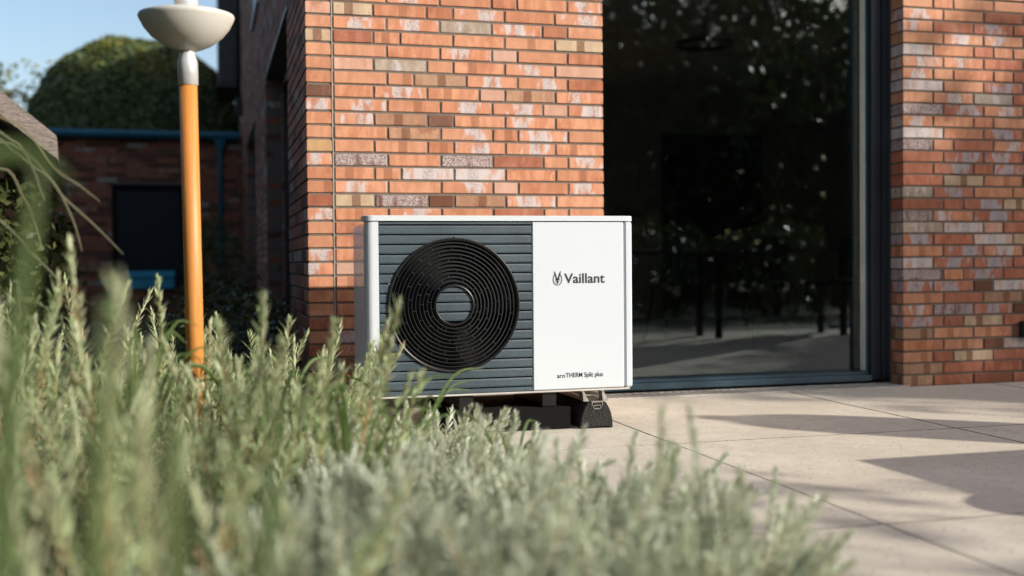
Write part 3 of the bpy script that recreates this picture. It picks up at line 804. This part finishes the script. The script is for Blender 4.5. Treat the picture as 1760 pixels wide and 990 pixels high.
m.add(V, [(0, 1, 2, 3, 4), (9, 8, 7, 6, 5), (0, 5, 6, 1), (1, 6, 7, 2), (2, 7, 8, 3), (3, 8, 9, 4), (4, 9, 5, 0)]); m.build('wall', simple('shed_boards', (.03, .028, .025), .8), sh, True)
# slatted bench against the outbuilding
bn = empty('slatted_bench', (-.05, 6.6, -.012)); tag(bn, 'low dark slatted wooden bench beside the side wall behind the rosemary', 'bench')
bw = simple('old_wood', (.10, .095, .075), .8)
for k in range(5):
    m = MB(); m.box(-.62, 0, -.02+.0, .02, .16+k*.075, .215+k*.075, .004); m.build('slat', bw, bn)
for k in (0, 1):
    m = MB(); m.box(-.58+k*.5, -.53+k*.5, .022, .06, 0, .56, .004); m.build('leg', bw, bn)

# ------------------------------------------------------------------ foliage
def leaf_mat(name, c1, c2, rough=.5, trans=.35, obj_var=True, back=None, noise_scale=None, dry=False):
    t = NT(name)
    isl = t.n('ShaderNodeNewGeometry'); oi = t.n('ShaderNodeObjectInfo').outputs['Random']
    r_ = t.math('FRACT', t.math('ADD', isl.outputs['Random Per Island'], oi))
    c = t.mix(r_, c1, c2)
    if dry: c = t.mix(t.math('MULTIPLY', t.sstep(t.math('FRACT', t.math('MULTIPLY', oi, 13.7)), .92, .96), t.sstep(isl.outputs['Random Per Island'], .35, .5)), c, (.42, .29, .14))
    if noise_scale:
        n_ = t.noise(t.obj(), noise_scale, 3, .6); c = t.mix(t.sstep(n_, .35, .65), c, tuple(x*.6 for x in c1))
    if back: c = t.mix(isl.outputs['Backfacing'], c, back)
    t.set(c, rough, 0, .35)
    tl = t.n('ShaderNodeBsdfTranslucent'); cc = t.mix(.5, c, tuple(min(1, a*b) for a, b in zip(c2, (1.3, 1.3, .6)))); t.l(cc, tl.inputs[0])
    mx = t.n('ShaderNodeMixShader'); mx.inputs[0].default_value = trans
    t.l(t.p.outputs[0], mx.inputs[1]); t.l(tl.outputs[0], mx.inputs[2]); t.l(mx.outputs[0], t.out.inputs[0]); return t.mat
ros_m = leaf_mat('rosemary_leaf', (.11, .20, .068), (.52, .61, .34), .45, .22, back=(.46, .49, .33), dry=True)
sil_m = leaf_mat('silver_leaf', (.36, .42, .33), (.70, .74, .65), .6, .28)
grs_m = leaf_mat('grass_blade', (.10, .16, .06), (.17, .22, .09), .45, .35)
bark = simple('twig_bark', (.34, .22, .11), .9)

def leaf_fan(n, gen, seed):
    """leaf = 2 quads folded on the midrib, 3 stations"""
    rg = np.random.default_rng(seed); V = []; F = []
    for i in range(n):
        base, d, side, L, w = gen(i, rg)
        d = d/np.linalg.norm(d); side = side-d*np.dot(side, d); side /= np.linalg.norm(side)+1e-9; nrm = np.cross(d, side)
        curl = rg.uniform(-.10, .22)
        mid1 = base+d*L*.45+nrm*L*curl*.35; tip = base+d*L+nrm*L*curl
        b = len(V)
        V += [base, mid1+side*w*.5+nrm*w*.18, tip, mid1-side*w*.5+nrm*w*.18, mid1]
        F += [(b, b+4, b+1, b+1), (b+1, b+4, b+2, b+2), (b, b+3, b+4, b+4), (b+4, b+3, b+2, b+2)]
    return np.array(V), F

def sprig(kind, L, seed):
    rg = np.random.default_rng(seed); bend = rg.uniform(-.10, .10, 2)
    def stem(t): return np.array([bend[0]*L*t*t*1.5, bend[1]*L*t*t*1.5, L*t])
    if kind == 'ros': n = int(L*200); Lm, wm_, a0, a1 = .048, .0088, 60, 20
    elif kind == 'sil': n = int(L*380); Lm, wm_, a0, a1 = .036, .0072, 74, 20
    else: n = int(L*300); Lm, wm_, a0, a1 = .040, .0066, 50, 14
    def gen(i, rg):
        t = .06+.94*(i/n)**.9; az = i*2.39996+rg.normal(0, .35); el = R(a0+(a1-a0)*t**1.5+rg.normal(0, 10))
        out = np.array([math.cos(az), math.sin(az), 0]); d = out*math.sin(el)+np.array([0, 0, 1])*math.cos(el)
        side = np.array([-math.sin(az), math.cos(az), 0])
        l = Lm*rg.uniform(.7, 1.2)*(1.0-.35*max(0, t-.85)/.15)*(.75+.4*math.sin(t*40+seed)**2*.6)
        return stem(t)+out*.001, d, side, l, wm_*rg.uniform(.8, 1.2)
    V, F = leaf_fan(n, gen, seed)
    m = MB()
    m.tube([stem(k/5) for k in range(6)], [.0026-.0003*k for k in range(6)], 4, 1, False)
    b = len(m.v); m.v += [tuple(v) for v in V]
    for f in F:
        f = f[:3]; m.f.append(tuple(i+b for i in f)); m.m.append(0); m.sm.append(False); m.uv.append(None)
    return m.mesh('stem', [{'ros': ros_m, 'sil': sil_m}.get(kind, sil_m), bark])
ROS = [sprig('ros', L, 10+k) for k, L in enumerate((.30, .36, .42, .48, .34, .40))]
SIL = [sprig('sil', L, 40+k) for k, L in enumerate((.15, .18, .22, .26, .20))]
TAL = [sprig('sil2', L, 60+k) for k, L in enumerate((.30, .36))]
def bush(name, x, y, rad, top, n, pool, label, group, seed, lean=.35, cat='shrub', low=0.0, tall=.14):
    rg = random.Random(seed); e = empty(name, (x, y, -.012)); tag(e, label, cat, group)
    for k in range(n):
        a = rg.uniform(0, 2*math.pi); q = math.sqrt(rg.random())*rad
        me = rg.choice(pool); L = me.vertices[0].co.z; L = max(v.co.z for v in (me.vertices[i] for i in range(0, 24)))
        dome = 1-.30*(q/rad)**2
        h = top*dome*rg.uniform(.62, .90) if rg.random() > low else top*dome*rg.uniform(.30, .65)
        if rg.random() < tall: h = top*rg.uniform(.92, 1.07)
        wx, wy = x+q*math.cos(a), y+q*math.sin(a)
        # stems leave the lamp pole free: cut low along the camera's line of sight to it
        if abs(wx+.4334+(wy+5.1336)*.0129) < .055 and -4.2 < wy < -1.42: h = min(h, .31)
        o = link('stem', me, e); tilt = lean*q/rad+rg.uniform(-.10, .10)
        o.rotation_euler = Euler((0, 0, rg.uniform(0, 6.28))).to_matrix().to_euler()
        rot = Matrix.Rotation(tilt, 3, Vector((-math.sin(a), math.cos(a), 0))) @ Matrix.Rotation(rg.uniform(0, 6.28), 3, 'Z')
        o.rotation_euler = rot.to_euler(); s = rg.uniform(.85, 1.15); o.scale = (s, s, s)
        o.location = (q*math.cos(a), q*math.sin(a), max(0.0, h-LEN[me.name]*s*math.cos(tilt)))
    return e
LEN = {}
for me in ROS+SIL+TAL: LEN[me.name] = max(v.co.z for v in me.vertices)

# rosemary: (x, y, radius, top, stems, label)
ROSB = [
 (-1.30, -2.9, .22, .64, 34, 'rosemary bush at the far left of the bed nearest the viewer'),
 (-.86, -2.55, .22, .63, 34, 'tall rosemary bush left of the lamp, below the window of the outbuilding'),
 (-.50, -2.55, .20, .74, 34, 'rosemary bush whose shoots overlap the lamp pole'),
 (-.22, -2.45, .17, .59, 26, 'rosemary bush just right of the lamp pole'),
 (-.98, -1.95, .24, .68, 40, 'rosemary bush behind the leftmost clump, left of the lamp'),
 (-.60, -1.75, .20, .64, 26, 'rosemary bush around the foot of the lamp pole'),
 (-.21, -1.75, .18, .57, 30, 'rosemary bush standing between lamp and heat pump'),
 (-.08, -1.35, .13, .37, 22, 'rosemary bush touching the left end of the heat pump'),
 (-.40, -1.05, .20, .50, 22, 'rosemary bush in front of the brick corner'),
 (-.95, -1.1, .26, .62, 34, 'rosemary bush in the shade behind the lamp on the left'),
 (-1.45, -1.9, .26, .66, 30, 'rosemary bush behind the leftmost one at the picture edge'),
 (-.62, -3.35, .15, .60, 20, 'low rosemary bush right in front of the camera at left'),
 (-.545, -3.85, .05, .66, 10, 'out of focus rosemary shoots nearest the camera, left of the lamp pole'),
 (-.36, -3.66, .07, .55, 8, 'out of focus rosemary shoots nearest the camera, right of the lamp pole'),
]
for k, (x, y, q, h, n, lab) in enumerate(ROSB):
    bush('rosemary_bush', x, y, q, h, int(n*.82), ROS, lab, 'rosemary bushes in the bed', 100+k, .32, low=.36)
SILB = [
 (.20, -1.70, .16, .17, 60, 'low silvery shrub under the lower left of the heat pump'),
 (-.10, -2.15, .17, .28, 60, 'silvery shrub left of the middle, behind the front row'),
 (.14, -2.35, .20, .27, 80, 'silvery shrub in the middle below the fan grille'),
 (.40, -2.85, .18, .21, 90, 'silvery shrub below the heat pump lettering'),
 (.18, -2.95, .20, .31, 90, 'silvery shrub in the middle of the front row'),
 (-.12, -2.85, .18, .36, 80, 'silvery shrub beside the rosemary in the front row'),
 (.50, -3.2, .13, .17, 60, 'silvery shrub nearest the patio at the right end'),
 (.02, -3.45, .18, .37, 90, 'large blurred silvery shrub at the bottom centre'),
 (.28, -3.45, .16, .29, 90, 'large blurred silvery shrub at the bottom, right of centre'),
 (-.28, -3.45, .16, .40, 80, 'large blurred silvery shrub at the bottom, left of centre'),
]
for k, (x, y, q, h, n, lab) in enumerate(SILB):
    bush('silvery_shrub', x, y, q, h, int(n*.9), SIL, lab, 'silvery shrubs along the patio', 200+k, .75, tall=.03)
# two tall shoots that stand clear above the silvery shrubs
for k, (x, y, h, me) in enumerate(((.30, -3.35, .43, TAL[0]), (.405, -3.32, .425, TAL[1]))):
    o = link('tall_shoot', me); o.location = (x, y, h-LEN[me.name]); o.rotation_euler = (0, .05-.1*k, k*1.3)
    tag(o, ('single blurred upright shoot above the shrubs, left of the two over the patio', 'forked blurred upright shoot above the shrubs, right of the two over the patio')[k], 'plant shoot', 'tall shoots over the patio')
# ornamental grass with arching blades
def arch_grass(name, x, y, z, blades, label, mat, seed, w=.006):
    e = empty(name, (x, y, z)); tag(e, label, 'ornamental grass'); rg = random.Random(seed)
    for (az, reach, rise, droop) in blades:
        m = MB(); V = []; N = 14; dx, dy = math.cos(R(az)), math.sin(R(az))
        for k in range(N+1):
            t_ = k/N; ww = w*(1-t_**3)*.5+.0006
            px = reach*t_; pz = rise*math.sin(min(t_*1.25, 1.5)*math.pi/2)-droop*max(0, t_-.45)**2*3.3
            c = Vector((dx*px, dy*px, pz)); s_ = Vector((-dy, dx, 0))*ww
            V += [c-s_, c+Vector((0, 0, -ww*.5)), c+s_]
        m.add(V, [f for k in range(N) for f in ((3*k, 3*k+3, 3*k+4, 3*k+1), (3*k+1, 3*k+4, 3*k+5, 3*k+2))], 0, None, True)
        m.build('blade', mat, e)
    return e
t = leaf_mat('arching_blade', (.26, .27, .17), (.32, .28, .17), .5, .3)
def catmull(P, n=5):
    P = [Vector(p) for p in P]; Q = [P[0]*2-P[1]]+P+[P[-1]*2-P[-2]]; out = []
    for i in range(1, len(Q)-2):
        for k in range(n):
            u = k/n; a, b, c, d = Q[i-1:i+3]
            out.append(.5*((2*b)+(c-a)*u+(2*a-5*b+4*c-d)*u*u+(3*b-a-3*c+d)*u**3))
    return out+[P[-1]]
def blade_grass(name, base, curves, label, mat, w):
    e = empty(name, base); tag(e, label, 'ornamental grass')
    for pts in curves:
        P = [p-Vector(base) for p in catmull([base]+list(pts))]; m = MB(); V = []; N = len(P)-1
        for k, p in enumerate(P):
            d = (P[min(k+1, N)]-P[max(k-1, 0)]).normalized(); s_ = d.cross(Vector((.3, 1, 0))).normalized()*(w*.5*(1-(k/N)**3)+.0008)
            V += [p-s_, p+Vector((0, -w*.25, 0)), p+s_]
        m.add(V, [f for k in range(N) for f in ((3*k, 3*k+3, 3*k+4, 3*k+1), (3*k+1, 3*k+4, 3*k+5, 3*k+2))], 0, None, True)
        m.build('blade', mat, e)
FG = [[(-1.116, -1.938, 0.861), (-0.954, -1.979, 0.991), (-0.838, -2.013, 0.904), (-0.779, -2.031, 0.798), (-0.752, -2.041, 0.704)],
 [(-1.071, -1.948, 0.967), (-0.867, -2.005, 0.919), (-0.795, -2.026, 0.843), (-0.716, -2.049, 0.767), (-0.649, -2.069, 0.695)],
 [(-1.129, -1.932, 0.998), (-0.924, -1.986, 1.041), (-0.816, -2.018, 0.919), (-0.758, -2.035, 0.876), (-0.705, -2.051, 0.832)],
 [(-1.132, -1.935, 0.816), (-0.955, -1.981, 0.92), (-0.898, -1.998, 0.844), (-0.867, -2.008, 0.776), (-0.853, -2.013, 0.715)],
 [(-1.104, -1.945, 0.725), (-0.986, -1.975, 0.8), (-0.871, -2.009, 0.693), (-0.799, -2.03, 0.616), (-0.741, -2.047, 0.57)],
 [(-1.1, -1.94, 0.982), (-0.925, -1.987, 0.996), (-0.875, -2.003, 0.92), (-0.856, -2.009, 0.874), (-0.842, -2.013, 0.836)],
 [(-1.4, -2.0, .9), (-1.6, -2.1, 1.0), (-1.75, -2.2, .8)], [(-1.3, -1.7, .9), (-1.4, -1.4, .95), (-1.5, -1.2, .7)], [(-1.25, -2.3, .9), (-1.3, -2.5, .9), (-1.35, -2.8, .65)]]
blade_grass('fountain_grass', (-1.22, -1.93, -.01), FG, 'fountain grass with thin arching blades hanging in from the left', leaf_mat('arching_blade', (.26, .27, .17), (.32, .28, .17), .5, .3), .0045)
BG = [[(-0.719, -4.18, 0.469), (-0.673, -4.187, 0.682), (-0.612, -4.203, 0.741), (-0.573, -4.213, 0.751), (-0.552, -4.219, 0.74), (-0.536, -4.223, 0.728)],
 [(-0.592, -4.216, 0.379), (-0.585, -4.215, 0.512), (-0.575, -4.215, 0.619), (-0.566, -4.216, 0.689), (-0.561, -4.217, 0.72), (-0.558, -4.217, 0.743)],
 [(-0.528, -4.235, 0.334), (-0.52, -4.234, 0.467), (-0.514, -4.234, 0.529), (-0.511, -4.233, 0.591), (-0.512, -4.232, 0.636)],
 [(-0.464, -4.253, 0.29), (-0.462, -4.25, 0.423), (-0.463, -4.249, 0.485), (-0.461, -4.248, 0.538), (-0.458, -4.248, 0.573)],
 [(-0.405, -4.27, 0.245), (-0.398, -4.268, 0.422), (-0.392, -4.268, 0.484), (-0.389, -4.268, 0.537), (-0.388, -4.267, 0.573)],
 [(-.8, -4.1, .4), (-.9, -4.05, .6), (-1.05, -4.0, .65)], [(-.7, -4.4, .35), (-.8, -4.6, .5), (-.95, -4.8, .45)]]
blade_grass('broad_grass', (-.60, -4.22, -.01), BG, 'dark green broad grass blades blurred close to the camera at left', grs_m, .017)

mg_m = leaf_mat('meadow_blade', (.07, .13, .035), (.17, .24, .08), .45, .3)
for k, (bx, by, n_, hh, lab) in enumerate(((.12, -1.95, 9, .36, 'tuft of dark green blades before the lower left corner of the heat pump'),
        (-.30, -2.15, 14, .46, 'tuft of dark green blades right of the lamp pole'), (-.62, -2.2, 12, .55, 'tuft of dark green blades left of the lamp pole'),
        (-.12, -2.55, 12, .42, 'tuft of dark green blades between rosemary and silvery shrubs'), (.36, -2.2, 7, .24, 'short tuft of dark green blades on the bed edge by the patio'))):
    rg2 = random.Random(300+k); cs = []
    for q in range(n_):
        a = rg2.uniform(0, 6.28); r_ = rg2.uniform(.05, .28); h_ = hh*rg2.uniform(.65, 1.05)
        cs.append([(bx+math.cos(a)*r_*.25, by+math.sin(a)*r_*.25, h_*.55), (bx+math.cos(a)*r_*.6, by+math.sin(a)*r_*.6, h_*.9), (bx+math.cos(a)*r_, by+math.sin(a)*r_, h_*rg2.uniform(.8, 1.0))])
    blade_grass('grass_tuft', (bx, by, -.012), cs, lab, mg_m, .0075)
# generic leaf clouds
def leaf_cloud(n, c, rad, size, seed, shell=.55, clump=1.1, flat=0.0, keep=.5):
    rg = np.random.default_rng(seed); P = []
    k = rg.normal(size=(int(1.2/keep*n)+50, 3)); k /= np.linalg.norm(k, axis=1)[:, None]
    q = rg.random(len(k))**(1/3)*(1-shell)+shell*(rg.random(len(k))**.25)
    K = k*q[:, None]
    ph = rg.uniform(0, 6, (5, 3)); fr = rg.uniform(1.5, 4.5, (5, 3))*clump
    f = sum(np.sin(K[:, 0]*fr[i, 0]*3+ph[i, 0])*np.sin(K[:, 1]*fr[i, 1]*3+ph[i, 1])*np.sin(K[:, 2]*fr[i, 2]*3+ph[i, 2]) for i in range(5))
    K = K*(1+.10*f[:, None])
    sel = np.argsort(-f+rg.normal(0, .35, len(f)))[:n]; K = K[sel]
    return np.array(c)+K*np.array(rad), K
def leaf_quads(P, size, seed, nrm=None, asp=.55):
    rg = np.random.default_rng(seed); n = len(P)
    a = rg.normal(size=(n, 3))
    if nrm is not None: a = a*.7+nrm*1.1
    a /= np.linalg.norm(a, axis=1)[:, None]; b = rg.normal(size=(n, 3)); u = np.cross(a, b); u /= np.linalg.norm(u, axis=1)[:, None]; v = np.cross(a, u)
    s = size*rg.uniform(.6, 1.3, n)[:, None]
    V = np.empty((n, 4, 3)); V[:, 0] = P-u*s; V[:, 1] = P+v*s*asp+a*s*.15; V[:, 2] = P+u*s; V[:, 3] = P-v*s*asp+a*s*.15
    return V.reshape(-1, 3), np.arange(4*n).reshape(n, 4)
tree_leaf = leaf_mat('tree_leaf', (.035, .055, .02), (.075, .09, .025), .45, .18)
tree_leaf2 = leaf_mat('yellow_green_leaf', (.16, .17, .04), (.26, .24, .06), .5, .4)
hedge_leaf = leaf_mat('clipped_leaf', (.055, .088, .033), (.115, .15, .055), .5, .15)
sunlit_leaf = leaf_mat('sunlit_tip_leaf', (.17, .17, .035), (.26, .25, .06), .5, .3)
trunk_m = simple('tree_bark', (.09, .075, .06), .95, bump=.8, bscale=20)
def tree(name, x, y, clouds, label, mat, seed, group=None, cat='tree', trunk=(.14, 2.4), size=.05):
    e = empty(name, (x, y, -.03)); tag(e, label, cat, group); Vs = []; Fs = []; off = 0
    for i, (c, rad, n) in enumerate(clouds):
        P, K = leaf_cloud(n, c, rad, size, seed+i); V, F = leaf_quads(P, size, seed+i*7); Vs.append(V); Fs.append(F+off); off += len(V)
    link('crown', mesh_np('crown', np.vstack(Vs), np.vstack(Fs), mat), e)
    m = MB(); rg = random.Random(seed); r_, h = trunk
    m.tube([(0, 0, 0), (rg.uniform(-.1, .1), rg.uniform(-.1, .1), h*.5), (0, 0, h)], [r_*1.3, r_, r_*.75], 10)
    for c, rad, n in clouds:
        m.tube([(0, 0, h*.9), ((c[0])*.5, c[1]*.5, h*.9+(c[2]-h*.9)*.6), c], [r_*.6, r_*.35, r_*.1], 6)
    m.build('trunk', trunk_m, e); return e
# clipped dome behind the outbuilding
dm = empty('clipped_yew_dome', (-1.60, 15.3, -.03)); tag(dm, 'huge dark green clipped dome hedge above the outbuilding roof', 'topiary')
P, K = leaf_cloud(9000, (0, 0, 2.5), (2.0, 1.9, 2.15), .05, 77, .97, 1.3)
rgn = np.random.default_rng(5); N_ = 46000
k = rgn.normal(size=(N_, 3)); k[:, 2] = np.abs(k[:, 2])*1.0-.15; k /= np.linalg.norm(k, axis=1)[:, None]
sup = (np.abs(k)**2.15).sum(axis=1)**(-1/2.15)
lump = 1+.018*np.sin(k[:, 0]*9+1)*np.sin(k[:, 2]*11)+.012*np.sin(k[:, 0]*23)*np.sin(k[:, 2]*19+2)*np.sin(k[:, 1]*17)
PD = k*(sup*lump*rgn.uniform(.955, 1.01, N_))[:, None]*np.array([1.83, 1.8, 2.12])+np.array([0, 0, 2.48])
V, F = leaf_quads(PD, .042, 3, k)
link('crown', mesh_np('crown', V, F, hedge_leaf), dm)
sel = (k[:, 2] > .45) & (rgn.random(N_) < .10+.55*(np.sin(PD[:, 0]*5)*np.sin(PD[:, 1]*4+1) > .1)*(k[:, 2] > .6)); V, F = leaf_quads(PD[sel]*1.0+k[sel]*.03, .032, 9, k[sel])  # golden leaves towards the top: sunlight put into the leaf colour
g_ = link('sunlit_top_leaves', mesh_np('sunlit_top_leaves', V, F, sunlit_leaf), dm)
bm = bmesh.new(); bmesh.ops.create_uvsphere(bm, u_segments=40, v_segments=24, radius=1)
for v in bm.verts:
    d = np.array(v.co); s_ = (np.abs(d)**2.15).sum()**(-1/2.15); v.co = Vector(d*s_*np.array([1.72, 1.7, 1.93])+np.array([0, 0, 2.42])); v.co.z = max(v.co.z, .35)
me = bpy.data.meshes.new('core'); bm.to_mesh(me); bm.free(); me.materials.append(simple('hedge_core', (.012, .018, .008), .9)); link('core', me, dm)
m = MB(); m.tube([(0, 0, 0), (0, 0, .9)], .16, 10); m.build('trunk', trunk_m, dm)
tree('poking_shoot_tree', -2.35, 17.2, [((0, 0, 4.35), (.38, .4, .42), 420)], 'yellow green tree top peeking out over the left of the dome', tree_leaf2, 31, None, 'tree', (.08, 4.0), .06)
# trees on the far left
tree('birch_tree', -4.9, 15.5, [((.2, 0, 3.5), (1.1, 1.1, 1.1), 1500), ((1.35, 0, 3.0), (.75, .8, .8), 700), ((0.2, 0, 2.0), (1.4, 1.2, 1.1), 1500), ((1.5, 0, 3.9), (.8, .7, .35), 120)], 'pale green sunlit tree at the upper left edge above the shed roof', tree_leaf2, 33, None, 'tree', (.1, 2.6), .055)
tree('dark_shrub', -1.62, 1.2, [((.12, 0, .78), (.36, .34, .52), 2200)], 'dark leafy shrub under the eaves of the left shed', tree_leaf, 35, None, 'shrub', (.04, .9), .03)
tree('dark_shrub', -2.45, 6.8, [((0, 0, .55), (.8, .5, .55), 2600)], 'dark leafy shrub in the shade before the outbuilding window', tree_leaf, 36, None, 'shrub', (.04, .5), .03)
tree('dark_shrub', -.38, 7.6, [((0, 0, .6), (.36, .4, .65), 1700)], 'dark climbing shrub below the blue downpipe', tree_leaf, 37, None, 'shrub', (.04, .5), .03)
tree('dark_shrub', -.35, 1.2, [((0, 0, .28), (.4, 1.2, .34), 2200)], 'dark low shrub along the foot of the side wall', tree_leaf, 38, None, 'shrub', (.03, .3), .022)
# garden trees behind the viewer, seen only mirrored in the glass and as shade
TR = [(2.5, -15.5, 4.0, 2.6, 40, 'garden tree behind the viewer, leftmost in the mirror image of the door'),
      (6.0, -14.0, 4.0, 2.6, 41, 'garden tree behind the viewer, mirrored in the left half of the door'),
      (9.2, -15.5, 4.7, 3.0, 42, 'garden tree behind the viewer, mirrored in the middle of the door'),
      (12.6, -17.5, 5.0, 3.4, 43, 'garden tree behind the viewer, mirrored in the right of the door'),
      (16.5, -19, 5.2, 3.4, 44, 'garden tree behind the viewer, farthest right in the mirror image')]
for x, y, h, q, sd, lab in TR:
    tree('garden_tree', x, y, [((0, 0, h), (q, q*.8, q*.8), 3600 if sd < 42 else 5600), ((-q*.6, 0, h-1.2), (q*.8, q*.7, q*.6), 2600), ((q*.6, .3, h-1.4), (q*.8, q*.7, q*.6), 2600), ((0, .4, 1.3), (q*1.1, q*.7, 1.3), 5200), ((.3, -1.2, h-.3), (q*.9, q*.6, q*.75), 4200)], lab, tree_leaf, sd, 'garden trees mirrored in the glass door', 'tree', (.12, 2.2), .10)
for k, (x, y) in enumerate(((3.2, -7.2), (4.9, -7.4), (6.6, -7.3), (8.3, -7.5), (10.0, -7.6), (11.7, -7.9))):  # added row that hides sunlit ground from the door's reflection
    tree('mirror_screen_shrub', x, y, [((0, 0, .6), (1.0, .55, .62), 2600)], 'added hedge shrub hiding lit ground from the glass, %s from the planting bed' % ('first', 'second', 'third', 'fourth', 'fifth', 'sixth')[k], tree_leaf, 90+k, 'added hedge shrubs behind the viewer', 'shrub', (.04, .5), .045)
for k, (x, y) in enumerate(((-4.9, -8.2), (-5.2, -5.4), (-5.3, -2.6), (-5.4, .2), (-5.5, 3.0), (-2.9, -9.6), (-.3, -10.2))):  # unseen shrubs added to cut the sky light
    tree('sky_block_shrub', x, y, [((0, 0, 1.9), (1.55, 1.6, 1.9), 3600), ((.1, .2, 3.6), (1.1, 1.2, 1.0), 1200)], 'tall added sky-blocking shrub left of and behind the bed, %s from the shed side' % ('fifth', 'fourth', 'third', 'second', 'first', 'sixth', 'seventh')[k], tree_leaf, 130+k, 'added sky-blocking shrubs around the garden', 'shrub', (.07, 1.4), .09)
for k, (x, y) in enumerate(((-7.2, -5.0), (-7.3, -1.2), (-7.3, 2.6), (-7.4, 6.2))):  # unseen conifers added to block the western sky off the side wall
    tree('sky_block_conifer', x, y, [((0, 0, 2.4), (1.7, 1.9, 2.4), 3600), ((0, 0, 5.0), (1.3, 1.5, 2.2), 2600)], 'tall sky-blocking conifer added west of the garden, %s from the camera side' % ('first', 'second', 'third', 'fourth')[k], tree_leaf, 170+k, 'added sky-blocking conifers west of the garden', 'tree', (.12, 3.0), .13)
# tree that shades the right wall
tree('shade_tree', 15.6, -8.9, [((0, 0, 5.35), (2.6, 2.0, 2.2), 14000), ((1.8, 0, 5.7), (1.6, 1.6, 1.5), 2600), ((-1.1, 0, 4.75), (1.9, 1.6, 1.7), 5500), ((.2, 0, 2.0), (2.6, 1.8, 1.7), 5500), ((-1.6, 0, 7.2), (1.1, 1.0, .55), 420)], 'leafy garden tree off to the right that shades the right brick wall', tree_leaf, 51, None, 'tree', (.2, 2.0), .08)

tree('young_tree', 8.4, -8.9, [((0, 0, 3.4), (1.6, 1.0, .8), 420), ((-.6, 0, 4.2), (1.3, .9, .6), 260)], 'young garden tree with thin foliage beyond the patio hedge', tree_leaf, 61, None, 'tree', (.05, 2.8), .06)
# unseen furniture shapes added to the right to cast the sharp shadows on the patio
ct = 1/math.tan(SUN_EL)
def sh_off(h): return Vector((math.sin(SUN_AZ)*h*ct, -math.cos(SUN_AZ)*h*ct, 0))
teak = simple('teak', (.22, .14, .08), .6)
o_ = sh_off(.74); tx, ty = 1.628+o_.x, -1.868+o_.y
blackt = simple('black_table', (.012, .012, .013), .7, spec=.2)
tbl = empty('shadow_table', (tx, ty, 0)); tag(tbl, 'unseen black table shape added off to the right to cast a patio shadow', 'table')
m = MB(); m.box(0, 2.2, -.62, 0, .71, .74, .004); m.build('tabletop', blackt, tbl)
for x in (.75, 1.95):
    for y in (-.50, -.12):
        m = MB(); m.box(x, x+.05, y-.025, y+.025, .0, .71, .004); m.build('leg', blackt, tbl)
o_ = sh_off(.44); st = empty('shadow_stool', (1.53+.15+o_.x, -2.60+o_.y, 0)); tag(st, 'unseen black stool shape added to cast a rounded patio shadow', 'stool')
m = MB(); m.lathe([(.001, .40), (.15, .40), (.17, .42), (.15, .44), (.001, .44)], 32); m.build('seat', blackt, st)
for a in (30, 150, 270):
    m = MB(); m.tube([(.11*math.cos(R(a)), .11*math.sin(R(a)), .41), (.15*math.cos(R(a)), .15*math.sin(R(a)), 0)], .013, 8); m.build('leg', blackt, st)
cloth = simple('parasol_cloth', (.016, .018, .018), .95, spec=.1); cast = simple('cast_base', (.2, .2, .2), .8)
def parasol(tip, H, prof, label):  # added out of view, profile shaped for the shadow it casts
    o_ = sh_off(H); ps = empty('shadow_parasol', (tip[0]+o_.x, tip[1]+o_.y, -.045)); tag(ps, label, 'parasol', 'added shadow casters beside the patio')
    m = MB(); m.lathe([(max(r_, .001), H-d_) for r_, d_ in prof]+[(.24, .8), (.02, .78)], 24); m.build('canopy', cloth, ps)
    m = MB(); m.tube([(0, 0, 0), (0, 0, .85)], .022, 12); m.build('pole', teak, ps)
    m = MB(); m.lathe([(.001, .07), (.24, .065), (.26, .03), (.26, 0)], 32); m.build('base', cast, ps)
parasol((1.475, -.665), 2.34, [(0, 0), (.04, .012), (.072, .035), (.074, .055), (.072, .075), (.11, .10), (.18, .135), (.235, .19), (.26, .27), (.275, .45), (.28, .7), (.28, 1.3)], 'unseen folded parasol shape added off to the right to cast a patio shadow')

for o in list(scene.objects):
    if o.type == 'EMPTY' and not o.children: bpy.data.objects.remove(o)
